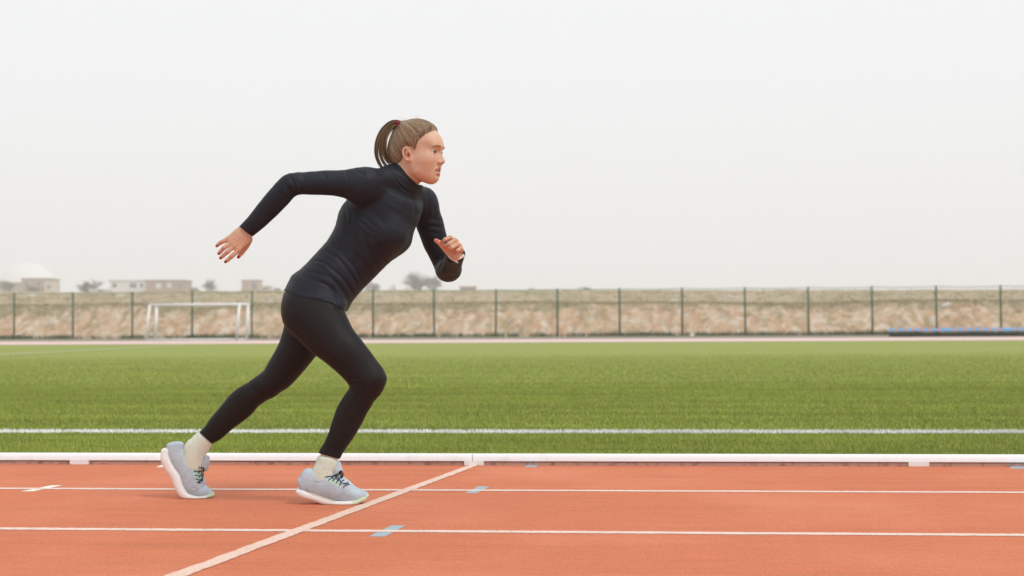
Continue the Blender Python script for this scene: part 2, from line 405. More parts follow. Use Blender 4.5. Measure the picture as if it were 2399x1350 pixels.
q = G(1621, 789); rock(q + [0, 0, .08], .17, 'white stone lying on the verge in front of the fence', mrock)

# ------------------------------------------------------------------ fence
posts_px = [-105, 33, 171, 310, 450, 590, 731, 874, 1017, 1161, 1306, 1452, 1598, 1746, 1894, 2044, 2194, 2345, 2497]
NF = 102.6
def s_on(px, n):                          # lane coordinate s where photo column px meets the line n
    a = ray(px, 740); # (a*t)·N2 = n
    t = n / (a @ N2); return float((a * t) @ T2)
fence = empty('chain_link_fence', TN(0, NF), -AL)
tag(fence, 'green chain link fence with round posts in front of the sandy bank', 'fence')
FH = 3.42
ss = [s_on(p, NF) for p in posts_px]
for _ in range(6): ss = [ss[0] - 4.4] + ss + [ss[-1] + 4.4]
for i, s in enumerate(ss):
    lean = RNG.normal(0, .02)
    b = MB(); b.tube([(s, 0, -.05), (s + lean * .5, 0, FH / 2), (s + lean, 0, FH)], .07, 8); b.tube([(s + lean, 0, FH), (s + lean, 0, FH + .03)], .065, 8)
    b.build('post', M['green_metal'], fence, smooth=True)
b = MB()
for i in range(len(ss) - 1):
    pts = [(ss[i] + (ss[i + 1] - ss[i]) * t, 0, FH - .02 - .05 * math.sin(math.pi * t)) for t in (0, .25, .5, .75, 1)]
    b.tube(pts, .020, 5)
b.build('top_rail', mat('green_rail', (.08, .22, .12), .5, .3), fence)
b = MB(); b.tube([(ss[0], 0, .12), (ss[-1], 0, .12)], .012, 5); b.build('tension_wire', M['green_metal'], fence)
mm_ = bpy.data.materials.new('chain_link_wire'); mm_.use_nodes = True; nt = mm_.node_tree; pb = nt.nodes['Principled BSDF']; pb.inputs['Base Color'].default_value = (.07, .14, .08, 1)
tcn = nt.nodes.new('ShaderNodeTexCoord'); mp = nt.nodes.new('ShaderNodeMapping'); mp.inputs['Rotation'].default_value = (0, rad(45), 0); nt.links.new(tcn.outputs['Object'], mp.inputs[0])
sep = nt.nodes.new('ShaderNodeSeparateXYZ'); nt.links.new(mp.outputs[0], sep.inputs[0])
outs = []
for axis in (0, 2):
    m1 = nt.nodes.new('ShaderNodeMath'); m1.operation = 'PINGPONG'; m1.inputs[1].default_value = .03; nt.links.new(sep.outputs[axis], m1.inputs[0])
    m2 = nt.nodes.new('ShaderNodeMath'); m2.operation = 'LESS_THAN'; m2.inputs[1].default_value = .0015; nt.links.new(m1.outputs[0], m2.inputs[0]); outs.append(m2)
mx = nt.nodes.new('ShaderNodeMath'); mx.operation = 'MAXIMUM'; nt.links.new(outs[0].outputs[0], mx.inputs[0]); nt.links.new(outs[1].outputs[0], mx.inputs[1])
nt.links.new(mx.outputs[0], pb.inputs['Alpha'])
for i in range(len(ss) - 1):
    meshobj('mesh_panel', [(ss[i] + .06, 0, .1), (ss[i + 1] - .06, 0, .1), (ss[i + 1] - .06, 0, FH - .05), (ss[i] + .06, 0, FH - .05)], [(0, 1, 2, 3)], mm_, fence)

# ------------------------------------------------------------------ goal
def goal():
    Dg = 86.0
    def P(px, py, dd=0): return W(px, py, Dg + dd)
    root = empty('football_goal', tuple(G(458, 797.5)))
    base = np.array(root.location)
    tag(root, 'white metal football goal frame without a net, before the fence', 'football goal')
    zt = W(458, 713, Dg)[2]
    fl, fr = G(364, 797.6), G(578, 796.6)              # foot points of the rear frame (front of goal faces the field)
    nl, nr = G(341, 798.2), G(554, 797.2)
    Dl = fl @ FV
    def at(px, py, ref): return W(px, py, (ref - CAM) @ FV)
    tl, tr = at(367, 713.5, fl), at(581, 711.5, fr)
    sl, sr = at(351, 713.0, nl), at(561, 711.5, nr)
    tr[2] = tl[2] = zt; sl[2] = sr[2] = zt
    r = .095
    def seg(name, a, b, rr=r):
        m = MB(); m.tube([a - base, b - base], rr, 8); m.build(name, M['white_metal'], root, smooth=True)
    seg('post', fl, tl); seg('post', fr, tr); seg('rear_post', nl, sl, .08); seg('rear_post', nr, sr, .08)
    seg('crossbar', tl - [r, 0, 0], tr + [r, 0, 0]); seg('rear_bar', sl, sr, .07)
    up = np.array([0, 0, .05])
    seg('ground_bar', nl + up, nr + up, .05); seg('side_bar', nl + up, fl + up, .05); seg('side_bar', nr + up, fr + up, .05)
    seg('top_stay', sl, tl, .05); seg('top_stay', sr, tr, .05)
goal()

# ------------------------------------------------------------------ bench with blue seats
def bench():
    n = 86.5; s0 = s_on(2084, n); pitch = .495
    root = empty('spectator_bench', TN(s0, n), -AL)
    tag(root, 'long low bench of blue seats with orange gaps on a dark frame, before the fence', 'bench')
    cnt = 22; mb = mat('blue_seat_plastic', (.16, .40, .68), .4, .4); mo = mat('orange_seat_plastic', (.68, .27, .19), .45, .4)
    for i in range(cnt):
        wseat = .33
        for nm, x0, w_, m_ in (('blue_seat', i * pitch, wseat if i not in (6, 13) else pitch, mb), ('orange_seat', i * pitch + wseat + .005, pitch - wseat - .01, mo)):
            if nm == 'orange_seat' and i in (6, 13): continue
            # seat: dished pan with a low curved back
            prof = [(-.18, .43), (-.19, .455), (-.05, .445), (.12, .45), (.17, .48), (.20, .60), (.22, .66), (.235, .655), (.215, .56), (.19, .45), (.13, .425)]
            vs = []; fs = []; k = len(prof)
            for x in (x0, x0 + w_): vs += [(x, a, b * .76) for a, b in prof]
            for j in range(k): fs.append((j, k + j, k + (j + 1) % k, (j + 1) % k))
            fs.append(tuple(range(k))); fs.append(tuple(reversed(range(k, 2 * k))))
            meshobj(nm, vs, fs, m_, root)
    L = cnt * pitch; dk = mat('bench_dark_steel', (.035, .05, .045), .6, .3)
    b = MB(); b.box((L / 2, -.10, .27), (L, .05, .05)); b.box((L / 2, .12, .265), (L, .05, .05)); b.box((L / 2, .2, .10), (L, .06, .20)); b.build('frame', dk, root)
    for i in range(0, cnt + 1, 3):
        b = MB(); b.box((i * pitch, 0, .135), (.06, .34, .25)); b.box((i * pitch, 0, .015), (.14, .5, .03)); b.build('leg', dk, root)
bench()

# ------------------------------------------------------------------ far buildings, dome, bare trees
def building(px0, px1, ytop, ybase, dist, wallc, roofc, wins, label, name='house', flat=True, depth=9):
    dist *= 1.75; kk = 1.75; depth *= 1.5
    p0 = W(px0, ybase, dist); p1 = W(px1, ybase, dist); z0 = p0[2] - 9.0; ztop = W((px0 + px1) / 2, ytop, dist)[2]
    c = (p0 + p1) / 2; Wd = np.linalg.norm((p1 - p0)[:2]); base = np.array([c[0], c[1] + depth / 2, z0])
    root = empty(name, base); tag(root, label, 'building', 'far houses on the rise beyond the fence')
    Hh = ztop - z0
    mw = mat('wall_' + name, wallc, .9, .1, noise=[((.6, .6, .6), .88, .4, .7)]); mr = mat('roof_' + name, roofc, .9, .1)
    b = MB(); b.box((0, 0, (Hh - .3) / 2), (Wd, depth, Hh - .3)); b.build('wall', mw, root)
    b = MB()
    b.box((0, 0, Hh - .15), (Wd + .7, depth + .7, .3)); b.build('roof', mr, root)
    mg = mat('pane_' + name, (.12, .14, .16), .2, .5); mf = mat('frame_' + name, (.62, .62, .60), .6, .3)
    for (u, zt, ww, wh, cc) in wins:
        zt *= kk; ww *= kk; wh *= kk
        f = MB(); f.box((u * Wd, -depth / 2 - .03, Hh - zt - wh / 2), (ww, .10, wh)); fo = f.build('window', mf, root)
        g = MB(); g.box((u * Wd, -depth / 2 - .09, Hh - zt - wh / 2), (ww - .2, .04, wh - .2)); g.build('pane', mat('pane_c', cc, .3, .4), fo)
    return root
WIN = (.10, .13, .15); PALE = (.62, .64, .66)
building(50, 118, 652, 678, 380, (.40, .30, .21), (.30, .24, .18), [(-.3, .9, 1.2, 1.2, WIN), (.1, .9, 1.2, 1.2, WIN), (.36, .9, 1.0, 1.6, WIN)], 'beige flat roofed house on the far left below the pale dome')
building(-40, 48, 662, 680, 390, (.42, .38, .35), (.30, .28, .26), [(.2, .8, 1.2, 1.0, WIN)], 'low grey shed at the far left edge beside the beige house', 'shed')
building(104, 124, 657, 678, 372, (.62, .55, .46), (.55, .5, .44), [(0, 1.2, .9, 1.2, WIN)], 'small cream annex at the right end of the beige house', 'annex', depth=5)
building(210, 246, 677, 683, 250, (.72, .70, .68), (.72, .70, .68), [(.2, .2, .8, .5, WIN)], 'low white hut between the round bush and the white house', 'hut', depth=5)
building(256, 342, 657, 680, 360, (.78, .77, .76), (.22, .30, .28), [(-.36, .7, 1.1, 1.1, WIN), (.15, .7, 1.7, 1.2, WIN), (.38, .7, .8, 1.1, WIN)], 'long white house with a thin dark roof edge, behind the fence')
building(341, 433, 656, 680, 355, (.38, .27, .20), (.16, .14, .12), [(-.17, .8, 1.4, 1.3, PALE), (.1, .8, 1.2, 1.2, PALE), (.36, .8, .8, 1.2, WIN)], 'long tan house with a dark roof, joined to the white house')
building(566, 607, 656, 681, 340, (.50, .36, .29), (.34, .28, .24), [(.22, .8, 1.3, 1.6, (.16, .18, .20)), (-.25, 1.0, .6, .8, WIN)], 'small square kiosk with dark grey window, above the goal corner', 'kiosk', depth=5)
building(612, 632, 670, 681, 345, (.62, .58, .54), (.55, .5, .46), [(0, .4, .7, .5, WIN)], 'low pale wall block just right of the kiosk', 'hut', depth=4)
building(1078, 1114, 671, 680, 260, (.40, .33, .24), (.42, .36, .28), [(-.2, .3, .5, .4, WIN)], 'low beige block on the crest right of the bare trees', 'hut', depth=5)

def dome():
    D = 1000; c = W(66, 660, D); R = (W(135, 660, D)[0] - W(-3, 660, D)[0]) / 2; zt = W(66, 615, D)[2]
    root = empty('dome_building', (c[0], c[1], zt - R - 14)); tag(root, 'very faint white dome rising in the haze above the far left house', 'dome')
    vs = []; fs = []; nu, nv = 40, 14
    for j in range(nv + 1):
        for i in range(nu):
            a = 2 * math.pi * i / nu; b = math.pi / 2 * j / nv
            vs.append((R * math.cos(a) * math.sin(b), R * math.sin(a) * math.sin(b), 14 + R * .98 * math.cos(b)))
    for j in range(nv):
        for i in range(nu): fs.append((j * nu + i, (j + 1) * nu + i, (j + 1) * nu + (i + 1) % nu, j * nu + (i + 1) % nu))
    mw = mat('white_dome_shell', (.86, .86, .86), .6, .3, noise=[((.2, .2, .2), .95, .4, .7)])
    meshobj('shell', vs, fs, mw, root, smooth=True)
    b = MB(); b.tube([(0, 0, -14), (0, 0, 14)], [R * .99] * 2, 40); b.build('drum', mw, root)
dome()

def bare_tree(px, ytop, ybase, dist, width_px, label, nst=4, name='bare_tree', dens=1.25, colr=(.19, .17, .15)):
    dist *= 1.65
    ytop -= 3; ybase += 8; dens *= 1.6
    p = W(px, ybase, dist); Ht = W(px, ytop, dist)[2] - p[2]; hw = width_px / 2 * dist / FPX
    root = empty(name, (p[0], p[1], p[2] - 1.0)); tag(root, label, 'tree' if 'bush' not in name else 'bush', 'leafless trees and bushes beyond the bank')
    tr = MB(); cr = MB(); rnd = random.Random(int(px * 7))
    def grow(a, d, L, r, lvl):
        q = a + d * L; tgt = tr if lvl < 2 else cr
        mid = (a + q) / 2 + np.array([rnd.gauss(0, .05), rnd.gauss(0, .05), 0]) * L
        tgt.tube([a, mid, q], [r, r * .8, r * .6], 5 if lvl < 2 else 3)
        if lvl >= 5: return
        for k in range(int((3 if lvl else 5) * (1 if lvl < 4 else dens) + rnd.random())):
            nd = d + np.array([rnd.gauss(0, .55), rnd.gauss(0, .55), rnd.gauss(.12, .3)]); nd /= np.linalg.norm(nd)
            st = a + (q - a) * rnd.uniform(.45, 1.0)
            grow(st, nd, L * rnd.uniform(.62, .88), r * .58, lvl + 1)
    for s_ in range(nst):
        x0 = (s_ + .5) / nst * 2 - 1
        grow(np.array([x0 * .12, rnd.gauss(0, .08), 0]), np.array([x0 * .55, 0, 1.0]), Ht * .27 * rnd.uniform(.8, 1.1), Ht * .022, 0)
    tr.tube([(0, 0, -.9), (0, 0, .35)], [.3, .22], 6)
    av = np.array(tr.v + cr.v); top = np.percentile(av[:, 2], 99.7); wx = np.percentile(np.abs(av[:, 0]), 98)
    S3 = np.array([hw / wx, hw / wx, Ht / top]); tr.v = [tuple(np.array(v) * S3) for v in tr.v]; cr.v = [tuple(np.array(v) * S3) for v in cr.v]
    mt = mat('bark_' + name, colr, .95, .05)
    tr.build('trunk', mt, root); cr.build('crown', mt, root)
bare_tree(978, 634, 678, 330, 68, 'largest leafless tree in the haze, just left of her bent elbow', 5)
bare_tree(1016, 643, 678, 330, 40, 'smaller leafless tree right beside the largest one, below her elbow', 3)
bare_tree(872, 655, 678, 340, 44, 'pale leafless tree right behind her waist above the fence', 3)
bare_tree(920, 662, 678, 340, 16, 'tiny leafless tree alone between the two tree groups', 1)
bare_tree(491, 651, 680, 330, 34, 'thin leafless tree between the tan house and the kiosk', 3)
bare_tree(205, 652, 680, 300, 60, 'brown leafless bush between the beige house and the white house', 6, 'bare_bush', 1.2)
bare_tree(78, 664, 682, 300, 46, 'brown leafless bush in front of the beige house', 4, 'bare_bush', 1.2)
bare_tree(18, 654, 680, 330, 38, 'pale leafless tree at the far left edge over the grey shed', 3)
bare_tree(452, 668, 681, 290, 26, 'dark low bush at the right end of the tan house', 3, 'dark_bush', 1.2, (.07, .075, .05))
bare_tree(645, 670, 681, 290, 24, 'dark low bush right of the kiosk, behind her hip', 3, 'dark_bush', 1.2, (.07, .08, .05))
bare_tree(1246, 670, 678, 300, 18, 'tiny shrub on the crest above the fence in mid picture', 2, 'dark_bush', 1.2, (.10, .13, .07))
bare_tree(1372, 667, 677, 300, 34, 'low wide shrub on the crest above the fence right of centre', 3, 'dark_bush', 1.2, (.10, .13, .07))

# haze
hb = MB(); hb.box((0, 480, 44.0), (1700, 1300, 94.2)); hz = hb.build('haze', None)
hm = bpy.data.materials.new('haze_air'); hm.use_nodes = True; nt = hm.node_tree; nt.nodes.clear()
pv = nt.nodes.new('ShaderNodeVolumePrincipled'); pv.inputs['Color'].default_value = (1, 1, 1, 1); pv.inputs['Density'].default_value = .0009; pv.inputs['Anisotropy'].default_value = .75
oo = nt.nodes.new('ShaderNodeOutputMaterial'); nt.links.new(pv.outputs[0], oo.inputs['Volume'])
hz.data.materials.clear(); hz.data.materials.append(hm); tag(hz, kind='stuff', label='pale haze filling the air over field and far houses', cat='haze')
# ------------------------------------------------------------------ the runner: distance-field modelling
def cr(P, n):                              # Catmull-Rom resampling
    P = np.asarray(P, float)
    Q = np.vstack([2 * P[0] - P[1], P, 2 * P[-1] - P[-2]]); out = []
    for i in range(1, len(Q) - 2):
        for t in np.linspace(0, 1, n, endpoint=False):
            a, b, c, d = Q[i - 1], Q[i], Q[i + 1], Q[i + 2]
            out.append(.5 * ((2 * b) + (-a + c) * t + (2 * a - 5 * b + 4 * c - d) * t * t + (-a + 3 * b - 3 * c + d) * t ** 3))
    out.append(Q[-2]); return np.array(out)
class Tube:
    """limb lofted through stations ((x0,y0),(x1,y1),D,b): outline pixels, distance, half depth in metres"""
    def __init__(s, st, n=4, cap=.6, k=.02, world=None, e=2.0):
        if world is None:
            rows = [np.concatenate([(W(*a, D) + W(*b_, D)) / 2, (W(*b_, D) - W(*a, D)) / 2, [bb]]) for a, b_, D, bb in st]
        else: rows = world
        R = cr(rows, n); s.c = R[:, :3]; s.u = R[:, 3:6]; s.b = R[:, 6]; s.cap = cap; s.k = k; s.e = e
        g = np.gradient(s.c, axis=0); s.t = g / np.linalg.norm(g, axis=1)[:, None]
        ext = np.maximum(np.linalg.norm(s.u, axis=1), s.b)[:, None]
        s.lo = (s.c - ext).min(0); s.hi = (s.c + ext).max(0)
    def __call__(s, p):
        best = np.full(len(p), 1e9); out = np.full(len(p), 1e9)
        for i in range(len(s.c) - 1):
            a = s.c[i]; ab = s.c[i + 1] - a; L2 = ab @ ab
            t0 = (p - a) @ ab / L2; t = np.clip(t0, 0, 1)
            c = a + t[:, None] * ab; r = p - c; d2 = (r * r).sum(1); m = d2 < best
            if not m.any(): continue
            tm = t[m][:, None]; rm = r[m]
            tg = s.t[i] + (s.t[i + 1] - s.t[i]) * tm; tg /= np.linalg.norm(tg, axis=1)[:, None]
            u = s.u[i] + (s.u[i + 1] - s.u[i]) * tm; u = u - (u * tg).sum(1)[:, None] * tg
            al = np.linalg.norm(u, axis=1); e1 = u / al[:, None]; e2 = np.cross(e1, tg)
            b = s.b[i] + (s.b[i + 1] - s.b[i]) * t[m]
            q1 = (rm * e1).sum(1); q2 = (rm * e2).sum(1); q3 = (rm * tg).sum(1); q3 = np.where(((t0[m] < 0) & (i == 0)) | ((t0[m] > 1) & (i == len(s.c) - 2)), q3, 0.0); cp = np.minimum(al, b) * s.cap
            if s.e == 2.0:
                k0 = np.sqrt((q1 / al) ** 2 + (q2 / b) ** 2 + (q3 / cp) ** 2)
            else:
                k0 = (np.abs(q1 / al) ** s.e + np.abs(q2 / b) ** s.e + np.abs(q3 / cp) ** s.e) ** (1 / s.e)
            k1 = np.sqrt((q1 / al ** 2) ** 2 + (q2 / b ** 2) ** 2 + (q3 / cp ** 2) ** 2) + 1e-9
            k2 = np.sqrt((q1 / al) ** 2 + (q2 / b) ** 2 + (q3 / cp) ** 2)
            d = (k0 - 1) * k2 / k1
            out[m] = d; best[m] = d2[m]
        return out
class Ell:
    def __init__(s, c, r, k=.02, R=None):
        s.c = np.array(c, float); s.r = np.array(r, float) * np.ones(3); s.k = k; s.R = R
        m = s.r.max(); s.lo = s.c - m; s.hi = s.c + m
    def __call__(s, p):
        q = p - s.c
        if s.R is not None: q = q @ s.R.T           # rows of R are the local axes
        k0 = np.sqrt(((q / s.r) ** 2).sum(1)); k1 = np.sqrt(((q / s.r ** 2) ** 2).sum(1)) + 1e-9
        return k0 * (k0 - 1) / k1
class Caps:                                 # chain of round cones
    def __init__(s, pts, rs, k=.005):
        s.p = [np.array(a, float) for a in pts]; s.rs = rs; s.k = k; m = max(rs)
        P = np.array(s.p); s.lo = P.min(0) - m; s.hi = P.max(0) + m
    def __call__(s, p):
        out = np.full(len(p), 1e9)
        for i in range(len(s.p) - 1):
            a = s.p[i]; ab = s.p[i + 1] - a; t = np.clip((p - a) @ ab / (ab @ ab + 1e-12), 0, 1)
            d = np.linalg.norm(p - a - t[:, None] * ab, axis=1) - (s.rs[i] + (s.rs[i + 1] - s.rs[i]) * t)
            out = smin(out, d, .002)
        return out
def smin(a, b, k):
    h = np.maximum(k - np.abs(a - b), 0) / k
    return np.minimum(a, b) - h * h * k * .25
def smax(a, b, k): return -smin(-a, -b, k)
def union(prims, pad=0.0, grow=0.0):
    def f(p):
        d = np.full(len(p), 1e3)
        for q in prims:
            mg = q.k + .02 + abs(grow)
            m = ((p > q.lo - mg) & (p < q.hi + mg)).all(1)
            if m.any(): d[m] = smin(d[m], q(p[m]), q.k)
        return d - grow
    f.lo = np.min([q.lo for q in prims], 0) - .02 - grow; f.hi = np.max([q.hi for q in prims], 0) + .02 + grow
    return f
def nets(f, lo, hi, h):
    """surface nets over a sparse-evaluated grid"""
    B = 6
    nb = np.ceil((np.array(hi) - lo) / (h * B)).astype(int); n = nb * B + 1; lo = np.array(lo, float)
    ci = np.stack(np.meshgrid(*[np.arange(k) for k in nb], indexing='ij'), -1).reshape(-1, 3)
    cc = lo + (ci * B + B / 2) * h
    dc = f(cc); act = np.abs(dc) < h * B * 1.35
    V = np.zeros(tuple(n), np.float32); big = np.where(dc < 0, -1, 1).reshape(tuple(nb))
    V[:-1, :-1, :-1] = np.repeat(np.repeat(np.repeat(big, B, 0), B, 1), B, 2); V[-1] = 1; V[:, -1] = 1; V[:, :, -1] = 1
    off = np.stack(np.meshgrid(*[np.arange(B + 1)] * 3, indexing='ij'), -1).reshape(-1, 3)
    ids = (ci[act] * B)[:, None, :] + off[None]; ids = ids.reshape(-1, 3)
    flat = (ids[:, 0] * n[1] + ids[:, 1]) * n[2] + ids[:, 2]; flat = np.unique(flat)
    ix = flat // (n[1] * n[2]); iy = (flat // n[2]) % n[1]; iz = flat % n[2]
    P = lo + np.stack([ix, iy, iz], 1) * h
    vals = np.concatenate([f(P[i:i + 400000]) for i in range(0, len(P), 400000)]); V.ravel()[flat] = vals
    S = V < 0
    cs = np.zeros(tuple(n - 1), np.int8)
    for dx in (0, 1):
        for dy in (0, 1):
            for dz in (0, 1): cs += S[dx:n[0] - 1 + dx, dy:n[1] - 1 + dy, dz:n[2] - 1 + dz]
    cell = np.argwhere((cs > 0) & (cs < 8)); idx = -np.ones(tuple(n - 1), np.int32); idx[tuple(cell.T)] = np.arange(len(cell))
    acc = np.zeros((len(cell), 3)); cnt = np.zeros(len(cell))
    for ax in range(3):
        o1, o2 = [a for a in range(3) if a != ax]
        for u in (0, 1):
            for v in (0, 1):
                o = np.zeros(3, int); o[o1] = u; o[o2] = v; a = cell + o; b = a.copy(); b[:, ax] += 1
                va = V[tuple(a.T)]; vb = V[tuple(b.T)]; m = (va < 0) != (vb < 0)
                t = va[m] / (va[m] - vb[m]); q = a[m].astype(float); q[:, ax] += t; acc[m] += q; cnt[m] += 1
    verts = lo + acc / cnt[:, None] * h
    quads = []
    for ax in range(3):
        o1, o2 = [(1, 2), (2, 0), (0, 1)][ax]
        sl0 = [slice(None)] * 3; sl1 = [slice(None)] * 3; sl0[ax] = slice(0, -1); sl1[ax] = slice(1, None)
        X = S[tuple(sl0)] != S[tuple(sl1)]; e = np.argwhere(X)
        e = e[(e[:, o1] > 0) & (e[:, o2] > 0) & (e[:, o1] < n[o1] - 1) & (e[:, o2] < n[o2] - 1)]
        neg = S[tuple(e.T)]
        c00 = e.copy(); c10 = e.copy(); c10[:, o1] -= 1; c01 = e.copy(); c01[:, o2] -= 1; c11 = c10.copy(); c11[:, o2] -= 1
        q = np.stack([idx[tuple(c.T)] for c in (c00, c10, c11, c01)], 1)
        q[~neg] = q[~neg][:, ::-1]
        quads.append(q)
    F = np.vstack(quads); F = F[(F >= 0).all(1)]
    # relax a little to take the grid steps out
    for _ in range(2):
        a = np.zeros_like(verts); c = np.zeros(len(verts))
        for i, j in ((0, 1), (1, 2), (2, 3), (3, 0)):
            for x, y in ((i, j), (j, i)):
                for k in range(3): a[:, k] += np.bincount(F[:, x], verts[F[:, y], k], len(verts))
                c += np.bincount(F[:, x], minlength=len(verts))
        verts = verts * .5 + .5 * a / np.maximum(c, 1)[:, None]
    return verts, F
def vnormals(V, F):
    n = np.cross(V[F[:, 2]] - V[F[:, 0]], V[F[:, 3]] - V[F[:, 1]]); N = np.zeros_like(V)
    for i in range(4):
        for k in range(3): N[:, k] += np.bincount(F[:, i], n[:, k], len(V))
    return N / (np.linalg.norm(N, axis=1)[:, None] + 1e-12)
def seg_dist(px, py, poly):
    best = np.full(len(px), 1e9); P = np.array(poly, float)
    for a, b in zip(P[:-1], P[1:]):
        ab = b - a; t = np.clip(((px - a[0]) * ab[0] + (py - a[1]) * ab[1]) / (ab @ ab), 0, 1)
        best = np.minimum(best, np.hypot(px - a[0] - t * ab[0], py - a[1] - t * ab[1]))
    return best
def in_poly(px, py, poly):
    c = np.zeros(len(px), bool); n = len(poly)
    for i in range(n):
        x0, y0 = poly[i]; x1, y1 = poly[(i + 1) % n]
        m = (y0 > py) != (y1 > py)
        if y0 != y1: c ^= m & (px < (x1 - x0) * (py - y0) / (y1 - y0) + x0)
    return c
def poly_sd(px, py, poly):
    d = seg_dist(px, py, list(poly) + [poly[0]]); return np.where(in_poly(px, py, poly), -d, d)
def fold(V, Nn, folds, front=True):
    px, py, dep = project3(V); fac = np.clip((-(Nn[:, 1]) + .25) * 1.6, 0, 1)
    D = np.zeros(len(V))
    for poly, amp, wd in folds:
        P = cr(np.array(poly, float), 5) if len(poly) > 2 else np.array(poly, float)
        lo = P.min(0) - wd * 4; hi = P.max(0) + wd * 4
        m = (px > lo[0]) & (px < hi[0]) & (py > lo[1]) & (py < hi[1])
        if m.any():
            d = seg_dist(px[m], py[m], P)
            # taper towards both ends
            L = np.linalg.norm(P[-1] - P[0]) + 1e-6
            e = np.minimum(np.hypot(px[m] - P[0, 0], py[m] - P[0, 1]), np.hypot(px[m] - P[-1, 0], py[m] - P[-1, 1])) / L
            tp = np.clip(e * 4 + .15, 0, 1)
            D[m] += (.92 + .30 * math.sin(P[0, 0] * 1.7 + P[0, 1])) * amp * tp * (np.exp(-(d / (wd * .75)) ** 2) - .25 * np.exp(-((d - 1.7 * wd) / wd) ** 2))
    return V + Nn * (D * fac)[:, None]
def project3(V):
    q = V - CAM; dep = q @ FV
    return CXP + FPX * (q @ RV) / dep, CYP - FPX * (q @ UV) / dep, dep
def halfplane(a, b, D=5.7):                  # signed distance to the plane seen edge-on along a->b (positive to the right of a->b on screen-down)
    A = W(*a, D); B = W(*b, D); n = np.cross(B - A, A - CAM); n /= np.linalg.norm(n)
    return lambda p: (p - A) @ n

# --- distances (metres from the camera) of the joints
DN, DF = 5.60, 5.80                          # near / far side of the pelvis
# torso, arms (shirt shape)
torso = Tube([((659, 738), (806, 752), 5.70, .158), ((662, 702), (814, 722), 5.70, .158), ((676, 668), (834, 698), 5.70, .150), ((706, 632), (862, 664), 5.70, .135), ((744, 590), (893, 632), 5.71, .120),
              ((768, 556), (920, 602), 5.71, .126), ((782, 520), (950, 574), 5.71, .134), ((802, 484), (967, 543), 5.72, .140), ((828, 452), (986, 510), 5.72, .138),
              ((856, 420), (990, 470), 5.72, .115), ((895, 402), (978, 444), 5.71, .080)], n=3, cap=.35, k=.02)
collar = Tube([((890, 404), (975, 462), 5.70, .085), ((908, 398), (976, 450), 5.69, .068), ((922, 389), (982, 440), 5.69, .062), ((931, 380), (987, 431), 5.685, .060)], n=4, cap=.25, k=.018)
trap_n = Caps([W(868, 424, 5.58), W(918, 418, 5.67)], [.045, .045], .05)
trap_f = Caps([W(985, 470, 5.84), W(960, 440, 5.74)], [.043, .045], .05)
bust = Ell(W(914, 549, 5.638), (.058, .056, .054), .06)
bust2 = Ell(W(932, 559, 5.76), (.048, .06, .048), .06)
shn = Ell(W(845, 436, 5.575), (.062, .055, .062), .05)
shf = Ell(W(997, 474, 5.85), (.048, .055, .055), .045)
uarm_n = Tube([((852, 400), (840, 478), 5.575, .052), ((822, 398), (812, 466), 5.56, .050), ((780, 399), (776, 459), 5.545, .045), ((735, 401), (735, 457), 5.53, .042), ((706, 404), (710, 456), 5.52, .040), ((684, 410), (700, 456), 5.515, .037)], cap=.7, k=.03)
farm_n = Tube([((690, 406), (708, 452), 5.515, .040), ((664, 412), (694, 456), 5.515, .041), ((635, 442), (668, 486), 5.52, .040), ((605, 478), (640, 514), 5.53, .035), ((583, 506), (615, 536), 5.54, .030), ((560, 531), (592, 554.5), 5.55, .026), ((552, 545), (584, 566), 5.553, .024)], cap=.5, k=.015)
uarm_f = Tube([((972, 512), (1022, 470), 5.86, .052), ((980, 548), (1035, 505), 5.88, .048), ((993, 580), (1046, 552), 5.90, .045), ((1007, 606), (1062, 590), 5.91, .042), ((1021, 636), (1076, 618), 5.92, .040)], cap=.7, k=.03)
farm_f = Tube([((1022, 640), (1078, 628), 5.90, .046), ((1026, 634), (1082, 616), 5.84, .042), ((1040, 622), (1085, 600), 5.77, .036), ((1048, 612), (1088, 590), 5.72, .031), ((1047, 609), (1088, 587), 5.69, .029), ((1047, 607), (1087, 585), 5.67, .028)], cap=.3, k=.02)
elbow_f = Ell(W(1052, 634, 5.89), (.041, .05, .036), .03)
# legs
glute = Ell(W(708, 727, DN + .02), (.083, .09, .095), .05)
glute_f = Ell(W(716, 727, DF - .02), (.078, .085, .09), .05)
pelvis = Tube([((668, 675), (826, 700), 5.70, .150), ((660, 705), (808, 722), 5.70, .160), ((662, 740), (812, 748), 5.70, .155)], n=3, cap=.5, k=.03)
th_n = Tube([((664, 716), (808, 712), DN + .01, .085), ((668, 752), (824, 748), DN, .090), ((701, 796), (846, 782), DN - .01, .086), ((741, 829), (872, 818), DN - .02, .078), ((775, 857), (890, 846), DN - .02, .068), ((802, 883), (900, 868), DN - .02, .061), ((820, 902), (904, 892), DN - .015, .055)], cap=.6, k=.03)
sh_n = Tube([((818, 892), (903, 880), DN - .015, .054), ((816, 912), (900, 908), DN - .01, .053), ((799, 934), (887, 931), DN, .053), ((784, 960), (870, 956), DN + .01, .054), ((772, 992), (852, 987), DN + .015, .050), ((762, 1022), (833, 1019), DN + .02, .043), ((752, 1045), (814, 1048), DN + .03, .037), ((743, 1062), (798, 1077), DN + .03, .034), ((741, 1080), (790, 1093), DN + .03, .033)], cap=.5, k=.02)
th_f = Tube([((668, 735), (790, 770), DF, .085), ((653, 795), (748, 826), DF + .005, .080), ((629, 842), (716, 866), DF + .01, .072), ((603, 880), (691, 893), DF + .015, .063), ((586, 900), (662, 914), DF + .02, .055)], cap=.6, k=.03)
